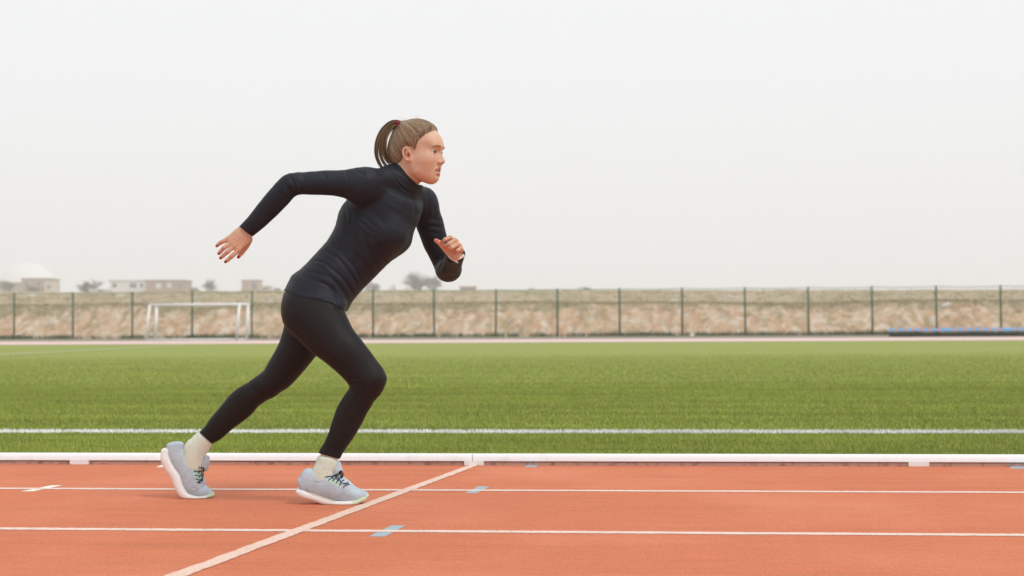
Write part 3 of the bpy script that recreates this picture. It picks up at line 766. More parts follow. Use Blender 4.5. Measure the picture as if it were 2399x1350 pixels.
sh_f = Tube([((590, 888), (672, 908), DF + .02, .055), ((568, 902), (642, 930), DF + .025, .055), ((540, 921), (616, 948), DF + .03, .054), ((514, 948), (590, 972), DF + .035, .048), ((492, 976), (553, 1000), DF + .04, .040), ((478, 996), (524, 1026), DF + .05, .034), ((466, 1011), (498, 1042), DF + .055, .031), ((452, 1030), (486, 1056), DF + .06, .030)], cap=.5, k=.02)
knee_n = Ell(W(869, 886, DN - .02), (.058, .055, .052), .03)

# --- head (local frame: x forward, y her left, z up; metres)
HY = rad(21); HO = W(973, 362, 5.685)
HX = np.array([math.cos(HY), -math.sin(HY), 0]); HYV = np.array([math.sin(HY), math.cos(HY), 0]); HZ = np.array([0, 0, 1.0])
HR = np.array([HX, HYV, HZ])
def to_head(p): return (p - HO) @ HR.T
def from_head(q): return HO + np.asarray(q, float) @ HR
def E(c, r, k): return Ell(np.array(c) / 1000, np.array(r) / 1000, k / 1000)
def Cc(pts, rs, k): return Caps(np.array(pts, float) / 1000, [r / 1000 for r in rs], k / 1000)
skull = [E((3, 0, 40), (104, 75, 92), 10), E((-40, 0, 8), (62, 64, 56), 30)]
face = [E((42, 0, -42), (58, 57, 67), 30), E((79, 0, -93), (13, 17, 14), 24), E((50, -28, -56), (30, 24, 32), 30), E((50, 28, -56), (30, 24, 32), 30), Cc([(8, -52, -38), (22, -47, -72), (67, -12, -96)], [16, 14, 12], 38), Cc([(8, 52, -38), (22, 47, -72), (67, 12, -96)], [16, 14, 12], 38),
        E((64, -40, -24), (30, 22, 26), 34), E((64, 40, -24), (30, 22, 26), 34), E((80, 0, 38), (30, 54, 32), 24),
        Cc([(97, -34, 24), (106, -14, 23), (106, 14, 23), (97, 34, 24)], [6, 6, 6, 6], 22),
        E((78, 0, -66), (25, 30, 28), 18),
        Cc([(102, 0, 6), (109, 0, -9), (118, 0, -30)], [6, 7, 8.5], 12), E((119, 0, -35), (9, 8, 7.5), 6), E((109, -11, -38), (10, 6.5, 7), 6), E((109, 11, -38), (10, 6.5, 7), 6),
        Cc([(96, -9, -12), (103, -9, -24), (106, -11, -34)], [8, 7, 6], 10), Cc([(96, 9, -12), (103, 9, -24), (106, 11, -34)], [8, 7, 6], 10),
        Cc([(104, 0, -42), (103, 0, -54)], [4, 4], 6)]
lips_u = [Cc([(77, -31, -67), (96, -16, -63), (103, -5, -59.5), (103, 5, -59.5), (96, 16, -63), (77, 31, -67)], [2.4, 4.0, 4.6, 4.6, 4.0, 2.4], 4)]
lips_l = [Cc([(77, -31, -69), (92, -16, -78), (98.5, -5, -82), (98.5, 5, -82), (92, 16, -78), (77, 31, -69)], [2.6, 4.6, 5.4, 5.4, 4.6, 2.6], 4)]
chin_dip = Cc([(101, -14, -91), (102, 14, -91)], [4, 4], 8)
ear = []
for sg in (-1, 1):
    y0 = 74 * sg
    pts = []; rr = []
    for a in np.linspace(-60, 250, 16):
        t = rad(a); ex = 15 * math.cos(t); ez = 26 * math.sin(t)
        pts.append((1 + ex * .90 - .28 * ez, y0 + sg * (6 - ex * .42), -8 + ez * .98)); rr.append(3.6 if a > 0 else 3.0)
    ear.append(Cc(pts, rr, 3)); ear.append(Ell(np.array((2, y0 + sg * 2.5, -9)) / 1000, np.array((14, 3.2, 23)) / 1000, .004))
    ear.append(Ell(np.array((10, y0 + sg * 2, -32)) / 1000, np.array((8, 4, 9)) / 1000, .006))
    ear.append(Cc([(9, y0 + sg * 4, 2), (1, y0 + sg * 5, -4), (-1, y0 + sg * 5, -16), (7, y0 + sg * 5, -25)], [2.2, 2.4, 2.4, 2.6], 3))
neck_st = [((905, 400), (968, 452), 5.69, .062), ((922, 391), (977, 438), 5.69, .058), ((929, 378), (986, 424), 5.685, .056), ((934, 360), (992, 405), 5.685, .055), ((940, 340), (990, 380), 5.685, .055)]
neck_w = Tube(neck_st, n=4, cap=.4, k=.02)
def head_sdf(p):
    q = to_head(p)
    d = np.full(len(q), 1e3)
    for g in skull + face: d = smin(d, g(q), g.k)
    d = smin(d, neck_w(p), .016)
    # eye sockets, lids, nostrils, mouth
    for sg in (-1, 1):
        sock = Ell(np.array((112, 33 * sg, 4)) / 1000, np.array((15, 16, 11)) / 1000, 0)(q); d = smax(d, -sock, .014)
        lid = np.linalg.norm(q - np.array((86.5, 31.5 * sg, 1.5)) / 1000, axis=1) - .0168
        d = smin(d, lid, .005)
        alm = Ell(np.array((99, 33.5 * sg, 1.2)) / 1000, np.array((15, 15.5, 5.0)) / 1000, 0)(q); d = smax(d, -alm, .0015)
        nost = Ell(np.array((115, 6.2 * sg, -42)) / 1000, np.array((5, 2.8, 3.4)) / 1000, 0)(q); d = smax(d, -nost, .002)
    d = smax(d, -chin_dip(q), .010)
    for g in lips_u: d = smin(d, g(q), .004)
    for g in lips_l: d = smin(d, g(q), .004)
    mo = Ell(np.array((92, 0, -70)) / 1000, np.array((19, 27, 5.0)) / 1000, 0)(q); d = smax(d, -mo, .0025)
    for g in ear: d = smin(d, g(q), g.k)
    con = Ell(np.array((6, -79.5, -13)) / 1000, np.array((5.5, 5.5, 10)) / 1000, 0)(q); d = smax(d, -con, .004)
    # cut inside the collar
    return np.maximum(d, cutneck(p))
cutneck = halfplane((965, 462), (905, 404))
if cutneck(HO[None])[0] > 0:
    _c = cutneck; cutneck = lambda p: -_c(p)
import time as _t; _t0 = _t.time()
hv, hf = nets(head_sdf, HO + [-.135, -.13, -.20], HO + [.14, .13, .17], .0019)

# --- hands
def hand_caps(wr, Dw, fingers, thumb, palm_r=9.5):
    prims = []
    for f in fingers:
        k = f[0]
        prims.append(Caps([W(wr[0] + (k[0] - wr[0]) * .10 + f[4][0], wr[1] + (k[1] - wr[1]) * .10 + f[4][1], Dw), W(*k[:2], k[2])], [.0135, .0105], .012))
        pts = [W(*a[:2], a[2]) for a in f[:4]]; prims.append(Caps(pts, [.0096, .0084, .0076, .0062], .0035))
    prims.append(Caps([W(*a[:2], a[2]) for a in thumb], [.0150, .0115, .0092, .0070], .008))
    return prims
h1 = hand_caps((574, 546), 5.553, [
    [(532.5, 561.5, 5.545), (519, 567.5, 5.538), (512.5, 572, 5.545), (507.8, 576.5, 5.552), (-7, -6)],
    [(541, 568.5, 5.540), (525, 581, 5.530), (517, 589, 5.538), (512.4, 594.6, 5.548), (-3, -2)],
    [(548.5, 577, 5.538), (533, 590.5, 5.528), (522, 600, 5.536), (516.4, 605, 5.546), (2, 2)],
    [(558.5, 586, 5.540), (543, 601, 5.532), (534, 609, 5.538), (528, 613.8, 5.548), (7, 7)]],
    [(583, 562, 5.560), (576, 578, 5.575), (566.5, 592, 5.585), (558.5, 602.6, 5.585)])
wrist1 = Tube([((566, 523), (596, 545), 5.55, .020), ((559, 532), (589, 556), 5.552, .020), ((548, 541), (584, 568), 5.552, .021), ((540, 550), (578, 575), 5.55, .018), ((534, 560), (566, 582), 5.548, .012)], cap=.5, k=.008)
h1.append(wrist1)
h2 = [Caps([W(1067, 602, 5.72), W(1066, 590, 5.70)], [.019, .024], .012),
      Caps([W(1064, 592, 5.70), W(1056, 572, 5.665)], [.021, .017], .014), Caps([W(1071, 592, 5.69), W(1075, 578, 5.665)], [.019, .015], .014), Caps([W(1052, 590, 5.70), W(1046, 578, 5.69)], [.013, .012], .012),
      Caps([W(1059, 562, 5.672), W(1054.5, 556.8, 5.645), W(1043, 561.5, 5.632), W(1035.5, 568.5, 5.640)], [.0115, .0094, .0086, .0074], .003),
      Caps([W(1069, 567, 5.665), W(1066.5, 563, 5.638), W(1052, 571.5, 5.622), W(1041, 579, 5.632)], [.0115, .0096, .0088, .0074], .003),
      Caps([W(1076, 576, 5.665), W(1073, 572.5, 5.637), W(1059, 580, 5.622), W(1048.5, 585, 5.632)], [.011, .0092, .0084, .0070], .003),
      Caps([W(1081, 586, 5.670), W(1079, 582, 5.645), W(1072, 587, 5.630), W(1066.5, 591.5, 5.636)], [.0105, .0086, .0078, .0066], .003),
      Caps([W(1056, 596, 5.69), W(1044, 584, 5.68), W(1031, 570, 5.665), W(1021, 563.5, 5.655)], [.015, .0125, .0100, .0078], .006),
      Caps([W(1067, 600, 5.68), W(1064, 606, 5.74)], [.0195, .020], .01)]
u1 = union(h1); u2 = union(h2)
cut1 = halfplane((552, 520), (604, 560), 5.55); cut1s = -1 if cut1(W(540, 570, 5.55)[None])[0] > 0 else 1
def hand1(p): return np.maximum(u1(p), cut1(p) * cut1s)
def hand2(p): return np.maximum(u2(p), (p[:, 1] - 5.76))
v1, q1 = nets(hand1, W(540, 570, 5.55) - [.085, .06, .10], W(550, 570, 5.55) + [.11, .08, .10], .0019)
v2, q2 = nets(hand2, W(1058, 585, 5.68) - [.09, .08, .08], W(1058, 585, 5.68) + [.09, .11, .08], .0019)
# --- inner body under the clothes
body_pr = [torso, collar, trap_n, trap_f, bust, bust2, shn, shf, uarm_n, farm_n, uarm_f, farm_f, elbow_f, glute, glute_f, pelvis, th_n, sh_n, th_f, sh_f, knee_n]
ub = union(body_pr, grow=-.013)
cutb = halfplane((890, 404), (965, 470)); cutbs = 1 if cutb(HO[None])[0] > 0 else -1
def inner(p):
    px, py, dep = project3(p); d = ub(p)
    d = np.maximum(d, np.where((px < 985) & (py < 500), cutb(p) * cutbs, -1))
    return np.maximum(d, np.where(px < 640, -(cut1(p) * cut1s) - .002, -1))
v3, q3 = nets(inner, ub.lo, ub.hi, .006)
hv = fold(hv, vnormals(hv, hf), [([(1027, 383), (1018, 393), (1011, 406)], -.0016, 2.6), ([(1010, 352), (1000, 350)], -.0006, 1.5), ([(1008, 356), (1000, 358)], -.0006, 1.5), ([(1016, 404), (1013, 412)], -.0008, 2.0)])
v1 = fold(v1, vnormals(v1, q1), [([(572, 548), (552, 558), (534, 562)], .0010, 1.6), ([(575, 550), (558, 562), (543, 570)], .0012, 1.6), ([(577, 553), (562, 567), (549, 578)], .0012, 1.6), ([(580, 556), (568, 572), (559, 587)], .0010, 1.6), ([(566, 556), (572, 566), (563, 580)], .0007, 1.3)])
BV = np.vstack([hv, v1, v2, v3]); BF = np.vstack([hf, q1 + len(hv), q2 + len(hv) + len(v1), q3 + len(hv) + len(v1) + len(v2)])
# skin colour; shade is painted into nostrils, ear hollows and under the jaw
skin = np.array([.63, .41, .285]); bc = np.tile(skin, (len(BV), 1))
nh = len(hv); Q = to_head(hv) * 1000; r_ = np.ones(nh)
def blob(c, r, colr, w, Q=Q):
    d = np.sqrt((((Q - np.array(c)) / np.array(r)) ** 2).sum(1)); f = (np.clip(1.25 - d, 0, 1) ** 1.0 * w)[:, None]
    f = np.clip(f, 0, 1); bc[:nh] = bc[:nh] * (1 - f) + np.array(colr) * f
for sg in (-1, 1):
    blob((72, 48 * sg, -30), (30, 22, 24), (.62, .32, .21), .35); blob((3, 76 * sg, -11), (20, 14, 32), (.66, .27, .18), .7); blob((6, 76 * sg, -12), (8, 8, 13), (.38, .14, .08), .7)
    blob((96, 33 * sg, -4), (16, 17, 9), (.52, .30, .22), .35)
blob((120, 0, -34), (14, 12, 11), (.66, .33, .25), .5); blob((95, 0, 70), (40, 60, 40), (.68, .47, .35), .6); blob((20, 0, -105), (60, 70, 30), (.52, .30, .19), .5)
def capmask(prs, wd):
    d = np.full(nh, 1e3)
    for g in prs: d = np.minimum(d, g(Q / 1000))
    return np.clip((wd - d * 1000) / 1.2, 0, 1)[:, None]
lm = capmask(lips_u, 2.6); bc[:nh] = bc[:nh] * (1 - lm) + np.array([.50, .17, .155]) * lm
lm = capmask(lips_l, 2.4); bc[:nh] = bc[:nh] * (1 - lm) + np.array([.55, .21, .185]) * lm
dm = ((np.abs(Q[:, 1]) < 20) & (np.abs(Q[:, 2] + 70.5) < 4.6) & (Q[:, 0] < 97) & (Q[:, 0] > 60)); bc[:nh][dm] = (.16, .035, .03)
blob((116, 6.2, -42), (4, 3, 3), (.15, .05, .04), 1); blob((116, -6.2, -42), (4, 3, 3), (.15, .05, .04), 1)
hh_ = BV[nh:nh + len(v1)]; px_, py_, _ = project3(hh_)
def knuck(off, cnt, pts, r, colr, w):
    P = BV[off:off + cnt]
    for c in pts:
        d = np.linalg.norm(P - W(*c), axis=1) / r; f = np.clip(1.2 - d, 0, 1)[:, None] * w; f = np.clip(f, 0, 1)
        bc[off:off + cnt] = bc[off:off + cnt] * (1 - f) + np.array(colr) * f
bc[nh:nh + len(v1) + len(v2)] = (.62, .39, .27)
knuck(nh, len(v1), [(532, 561, 5.54), (541, 568, 5.535), (548, 577, 5.53), (558, 586, 5.535), (519, 567, 5.53), (525, 581, 5.525), (533, 590, 5.525), (543, 601, 5.525)], .012, (.56, .21, .13), .6)
knuck(nh + len(v1), len(v2), [(1054, 557, 5.635), (1066, 563, 5.63), (1073, 572, 5.63), (1079, 582, 5.635)], .011, (.64, .30, .20), .6)
skinm = mat('skin', attr='col', rough=.52, spec=.35, sss=.12, noise=[((38, 38, 38), (.58, .29, .20), .50, .95), ((110, 110, 110), .90, .52, .75)], bump=((420, 420, 420), .12, .001))
person = meshobj('person', BV, BF, skinm, smooth=True); vcol(person, 'col', bc)
tag(person, 'woman with a ponytail sprinting in black long sleeved top, leggings and pale grey running shoes', 'person')

def snapper(objs):
    trees = [BVHTree.FromPolygons([tuple(v.co) for v in o.data.vertices], [tuple(p.vertices) for p in o.data.polygons]) for o in objs]
    def f(px, py, lift=0.0, fallback=5.6):
        d = Vector(ray(px, py)).normalized(); best = None
        for t in trees:
            h = t.ray_cast(Vector(CAM), d)
            if h[0] is not None and (best is None or h[3] < best[1]): best = (h[0], h[3], h[1])
        if best is None: return W(px, py, fallback)
        return np.array(best[0]) - np.array(d) * lift
    return f

# nails: small curved plates on the finger ends
nailm = mat('nail_polish_dark_red', (.36, .015, .045), .25, .5); nailp = mat('nail_polish_coral', (.70, .13, .12), .25, .5)
snap_b = snapper([person])
def nail(px, py, ang, l, w, m):
    vs = []; fs = []; ca, sa = math.cos(ang), math.sin(ang); n = 5
    for j in range(n):
        for i in range(n):
            u = (i / (n - 1) - .5) * 2; v = (j / (n - 1) - .5) * 2; k = math.sqrt(max(0, 1 - .45 * v * v))
            x = px + (ca * v * l - sa * u * w * k) / 2; y = py + (sa * v * l + ca * u * w * k) / 2
            vs.append((x, y, (snap_b(x, y, .0009, 5.0) - CAM) @ FV))
    med = np.median([v[2] for v in vs]); vs = [W(x, y, d if abs(d - med) < .006 else med) for x, y, d in vs]
    for j in range(n - 1):
        for i in range(n - 1): a = j * n + i; fs.append((a, a + 1, a + n + 1, a + n))
    vs2 = vs + [v + FV * .0012 for v in vs]; k = n * n
    fs += [tuple(x + k for x in reversed(f)) for f in fs]
    return meshobj('nail', vs2, fs, m, person, smooth=True)
for px, py, an, l, w in ((508.3, 576.0, 2.45, 4.6, 4.2), (513, 594.3, 2.2, 4.6, 4.4), (516.8, 604.8, 2.3, 5, 4.8), (528.5, 613.6, 2.4, 5.2, 5), (558.6, 602.0, 2.1, 6, 5)):
    nail(px, py, an, l, w, nailm)
for px, py, an in ((1034.5, 567.5, 2.4), (1040.8, 577.8, 2.5), (1048, 584.6, 2.6), (1066, 591.3, 2.6), (1022.5, 563.5, 3.4)):
    nail(px, py, an, 7.5, 6.5, nailp)

# eyes, brows, teeth
eyem = mat('eye_white', (.72, .66, .62), .15, .5); irism = mat('iris_brown', (.06, .035, .02), .1, .5); browm = mat('brow_hair', (.24, .14, .09), .8, .1); lashm = mat('eyelash_hair', (.02, .013, .01), .7, .1)
for sg in (-1, 1):
    c = np.array((86.6, 31.5 * sg, 1.5)) / 1000; R = .0157; vs = []; fs = []; fm = []; nu, nv = 20, 14
    gaze = np.array([.93, .22 * -1 if sg < 0 else -.05, -.10]); gaze /= np.linalg.norm(gaze)
    a1_ = np.cross(gaze, [0, 0, 1]); a1_ /= np.linalg.norm(a1_); a2_ = np.cross(gaze, a1_)
    for j in range(nv + 1):
        b = math.pi * j / nv
        for i in range(nu):
            a = 2 * math.pi * i / nu; vs.append(from_head(c + R * (gaze * math.cos(b) + (a1_ * math.cos(a) + a2_ * math.sin(a)) * math.sin(b))))
    for j in range(nv):
        for i in range(nu): fs.append((j * nu + i, j * nu + (i + 1) % nu, (j + 1) * nu + (i + 1) % nu, (j + 1) * nu + i)); fm.append(1 if j < 2 else 0)
    meshobj('eye', vs, fs, None, person, True, mats=[eyem, irism], fmat=fm)
    b = MB(); pts = [(-15.5, 12), (-9, 15.0), (0, 16.5), (9, 14.2), (14, 11)]
    for q in range(52):                                             # brow hairs
        t = (q // 2) / 25; y = sg * (14 + 34 * t); z = 20.5 + 4.8 * math.sin(min(t * 1.2, 1) * math.pi * .6) - 11 * max(0, t - .6) + random.gauss(0, .5) + (q % 2) * 1.7 * (1 - .6 * t)
        x0 = np.array((100.0, y, z)) / 1000
        lo_, hi_ = .06, .13                                          # find the skin
        X = np.linspace(.130, .070, 61); pp = np.stack([X, np.full(61, x0[1]), np.full(61, x0[2])], 1); dd = head_sdf(from_head(pp))
        k = np.argmax(dd < 0); xs = X[k]
        a = from_head((xs + .0004, x0[1], x0[2])); e = from_head((xs - .001 * abs(t) - .0004, x0[1] + sg * .0055, x0[2] + .0016 * (1 - 2 * t)))
        b.tube([a, (a + e) / 2 + HX * .0006, e], [.0009, .0012, .0005], 4)
    b.build('eyebrow', browm, person)
    b = MB(); pr = []
    for t in np.linspace(-1, 1, 13):
        y = 31.5 * sg + 1.5 * sg + 12.6 * t; z = 1.2 + 4.8 * math.sqrt(max(0, 1 - t * t)) ; r = math.sqrt(max(1e-9, 17.0 ** 2 - (y - 31.5 * sg) ** 2 - (z - 1.5) ** 2)); pr.append((86.5 + r, y, z))
    b.tube([from_head(np.array(p) / 1000) for p in pr], [.0004] + [.0010] * 11 + [.0004], 5); b.build('eyelash', lashm, person)
b = MB()
for i in range(-3, 4):
    y = i * 6.2; x = 93.5 - .022 * y * y; b.box(from_head(((x + 3.5) / 1000, y / 1000, -.0668)), (.004, .0062, .0050), HR)
b.build('teeth', mat('teeth_white', (.86, .83, .78), .25, .5), person)

# --- shirt
shirt_pr = [glute, glute_f, pelvis, th_n, th_f, torso, collar, trap_n, trap_f, bust, bust2, shn, shf, uarm_n, farm_n, uarm_f, farm_f, elbow_f]
us_ = union(shirt_pr)
hem_poly = [(640, 676), (667, 682), (700, 694), (745, 702), (778, 711), (806, 728), (830, 740), (830, 900), (600, 900)]
cuff = halfplane((559.5, 530.5), (592, 555), 5.55); cs_ = -1 if cuff(W(540, 570, 5.55)[None])[0] < 0 else 1
ctop = halfplane((930, 381), (986, 434), 5.69)
if ctop(HO[None])[0] < 0: _d = ctop; ctop = lambda p: -_d(p)
collar_axis_hole = Tube([((900, 412), (965, 455), 5.69, .060), ((921, 397), (973, 443), 5.69, .055), ((931, 386), (980, 432), 5.69, .054), ((941, 370), (990, 415), 5.685, .056)], n=4, cap=.3)
CPOLY = [(870, 330), (925, 378), (939, 389), (951, 406), (966, 422), (979, 433.5), (986, 433), (1003, 440), (1060, 440), (1060, 330)]
def shirt_sdf(p):
    d = us_(p); px, py, dep = project3(p)
    hem = -poly_sd(px, py, hem_poly) / 590
    m = dep > 0
    d = smax(d, hem, .003)
    d = np.maximum(d, np.where(px < 640, cuff(p) * cs_, -1))
    cp = poly_sd(px, py, CPOLY) / 590; d = smax(d, -cp, .002)
    ch = collar_axis_hole(p); ch = np.where((px > 900) & (py < 470) & (np.abs(px - 950) < 70), ch, 1.0)
    d = smax(d, -ch, .002)
    d = np.maximum(d, np.where((px > 1030) & (py > 540), 5.688 - p[:, 1], -1))      # left cuff behind the hand
    return d
sv, sf = nets(shirt_sdf, np.array([us_.lo[0], us_.lo[1], W(700, 770, 5.7)[2]]), us_.hi, .0030)
def Z(l): return [(640 + x / 3.75, 370 + y / 3.75) for x, y in l]
folds = []
for l, a, w_ in (([(690, 445), (820, 545), (940, 630)], -.0035, 4.5), ([(700, 490), (800, 590), (880, 660)], -.0015, 4),
        ([(620, 380), (640, 480), (640, 590)], -.0030, 4), ([(655, 420), (690, 520), (680, 600)], -.002, 4), ([(520, 690), (545, 745), (560, 800)], -.003, 4),
        ([(440, 790), (510, 850), (565, 875)], -.0035, 4.5), ([(480, 740), (530, 790), (580, 810)], -.002, 4), ([(560, 870), (640, 960), (700, 1050), (745, 1130)], -.0038, 5),
        ([(600, 840), (720, 980), (800, 1130)], -.0030, 5), ([(690, 820), (790, 920), (860, 1030)], -.0020, 5), ([(780, 640), (830, 800), (900, 930), (915, 1010)], -.0024, 6),
        ([(935, 780), (975, 860), (975, 940)], -.0018, 4.5), ([(480, 950), (600, 1050), (680, 1160), (710, 1240)], -.0040, 5), ([(400, 1010), (500, 1050), (600, 1150), (660, 1270)], -.0040, 5),
        ([(350, 1080), (450, 1105), (540, 1180), (590, 1290)], -.0032, 4.5), ([(300, 1000), (400, 1020), (470, 1060)], -.0018, 4), ([(360, 900), (440, 920), (500, 955)], -.0020, 4),
        ([(420, 860), (500, 900), (560, 950)], -.0016, 4), ([(1190, 310), (1240, 420), (1250, 520)], -.0016, 6), ([(1290, 610), (1390, 600), (1490, 625)], -.0028, 4),
        ([(1320, 560), (1400, 540), (1480, 560)], -.0022, 4), ([(1330, 650), (1400, 660), (1450, 660)], -.0018, 4), ([(1350, 300), (1370, 400), (1350, 520)], -.0022, 5), ([(1400, 400), (1420, 480), (1400, 560)], -.002, 4.5),
        ([(150, 170), (190, 240), (205, 300)], -.0035, 4), ([(200, 190), (240, 250), (250, 310)], -.0025, 4), ([(110, 240), (150, 300), (165, 340)], -.0022, 3.5), ([(60, 300), (100, 350), (120, 380)], -.0016, 3.5),
        ([(1000, 110), (960, 150), (900, 170)], -.0022, 4), ([(860, 110), (940, 130), (1000, 90)], -.0020, 3), ([(620, 100), (640, 130), (650, 170)], -.0020, 3.5), ([(700, 95), (760, 130), (800, 150)], -.0025, 3.5),
        ([(430, 140), (470, 200), (440, 270)], -.0012, 5), ([(1480, 860), (1490, 920), (1460, 980)], -.0026, 3.5), ([(1500, 880), (1520, 940), (1500, 1000)], -.0020, 3.5),
        ([(620, 360), (690, 420), (760, 420)], -.0025, 4), ([(900, 480), (960, 560), (990, 620)], -.0010, 6),
        # seams
        ([(695, 440), (665, 600), (580, 780), (500, 940), (400, 1080), (345, 1225)], -.0012, 1.8), ([(798, 110), (805, 190), (792, 290), (750, 400), (700, 450)], -.0013, 1.8),
        ([(1050, 110), (1085, 200), (1135, 262), (1190, 298), (1240, 300)], -.0026, 2.6), ([(105, 1160), (230, 1205), (400, 1235), (520, 1262), (600, 1300)], -.0010, 1.6)):
    folds.append((Z(l), a, w_))
sn = vnormals(sv, sf)
# broad soft unevenness of stretched cloth
sv = sv + sn * ((fbm(sv[:, 0] * 22 + sv[:, 2] * 9, sv[:, 2] * 26 - sv[:, 0] * 12, 5, 2) - .5) * .0030)[:, None]
sv = fold(sv, sn, folds)
shirtm = mat('shirt_knit', (.0075, .0110, .0195), .6, .3, noise=[((40, 40, 40), 1.25, .45, .7)], bump=((1500, 1500, 1500), .12, .0006), sheen=.05)
shirt = meshobj('shirt', sv, sf, shirtm, person, smooth=True)
# --- leggings
leg_pr = [glute, glute_f, pelvis, th_n, sh_n, th_f, sh_f, knee_n]
ul_ = union(leg_pr, grow=-.0035)
hn = halfplane((742, 1061), (799, 1077), DN + .03); hns = 1 if hn(W(770, 1100, DN + .03)[None])[0] > 0 else -1
hfp = halfplane((465, 1011), (499, 1042), DF + .055); hfs = 1 if hfp(W(455, 1050, DF)[None])[0] > 0 else -1
waist = halfplane((660, 662), (840, 700), 5.7); wss = 1 if waist(W(760, 600, 5.7)[None])[0] > 0 else -1
def leg_sdf(p):
    d = ul_(p); px, py, dep = project3(p)
    d = np.maximum(d, waist(p) * wss)
    d = np.maximum(d, np.where((px > 700) & (py > 1000), hn(p) * hns, -1)); d = np.maximum(d, np.where((px < 560) & (py > 980), hfp(p) * hfs, -1))
    return d
lv, lf = nets(leg_sdf, ul_.lo, ul_.hi, .0036)
ln_ = vnormals(lv, lf)
def ZL(l): return [(440 + x / 3.214, 680 + y / 3.214) for x, y in l]
lfold = [(ZL(l), a, w_) for l, a, w_ in (([(1225, 690), (1260, 705), (1330, 715)], -.0030, 4), ([(1215, 660), (1250, 668), (1300, 665)], -.0018, 3.5), ([(1228, 720), (1290, 745), (1340, 745)], -.0018, 3.5),
    ([(1090, 60), (1130, 100), (1165, 150)], -.003, 4), ([(1060, 80), (1100, 130), (1130, 180)], -.0015, 4), ([(450, 690), (480, 740), (500, 760)], -.002, 4), ([(740, 240), (820, 300), (900, 370)], -.0012, 5),
    ([(500, 700), (400, 790), (300, 850), (220, 960), (120, 1090)], -.0012, 1.7))]
lv = lv + ln_ * ((fbm(lv[:, 0] * 14 + 5, lv[:, 2] * 14, 8, 2) - .5) * .002)[:, None]
lv = fold(lv, ln_, lfold)
legm = mat('legging_knit', (.0085, .0080, .0092), .6, .25, noise=[((30, 30, 30), 1.2, .45, .7)], bump=((1600, 1600, 1600), .1, .0005), sheen=.04)
leggings = meshobj('leggings', lv, lf, legm, person, smooth=True)

# --- socks
def sock(st, ribs, name='sock'):
    t = Tube(st, n=4, cap=.5); v, f = nets(t, t.lo - .01, t.hi + .01, .0026); n = vnormals(v, f); px, py, dep = project3(v)
    a, b = ribs; ax = np.array([b[0] - a[0], b[1] - a[1]], float); L = np.linalg.norm(ax); ax /= L; pr = np.array([-ax[1], ax[0]])
    u = (px - a[0]) * ax[0] + (py - a[1]) * ax[1]; w = (px - a[0]) * pr[0] + (py - a[1]) * pr[1]
    k = np.clip((u + 4) / 8, 0, 1) * np.clip((L - u) / 8, 0, 1)
    v = v + n * (np.sin(w * 2 * math.pi / 4.6) * .0009 * k)[:, None]
    o = meshobj(name, v, f, mat('sock_knit', (.68, .75, .64), .9, .15, noise=[((60, 60, 60), .9, .45, .7)], bump=((900, 900, 900), .2, .0008)), person, smooth=True)
    return o
FN, FR = 5.632, 5.86
sock([((743, 1068.5), (791, 1082), FN, .033), ((741, 1082), (790, 1092), FN, .034), ((733, 1100), (786, 1106), FN, .036), ((727, 1116), (784, 1122), FN, .037), ((722, 1132), (790, 1138), FN, .036)], ((775, 1080), (768, 1120)))
sock([((461, 1015), (497, 1041), FR, .033), ((449, 1026), (491, 1054), FR, .034), ((433, 1043), (483, 1068), FR, .036), ((430, 1062), (476, 1088), FR, .037), ((424, 1082), (475, 1108), FR, .035)], ((485, 1035), (455, 1080)))

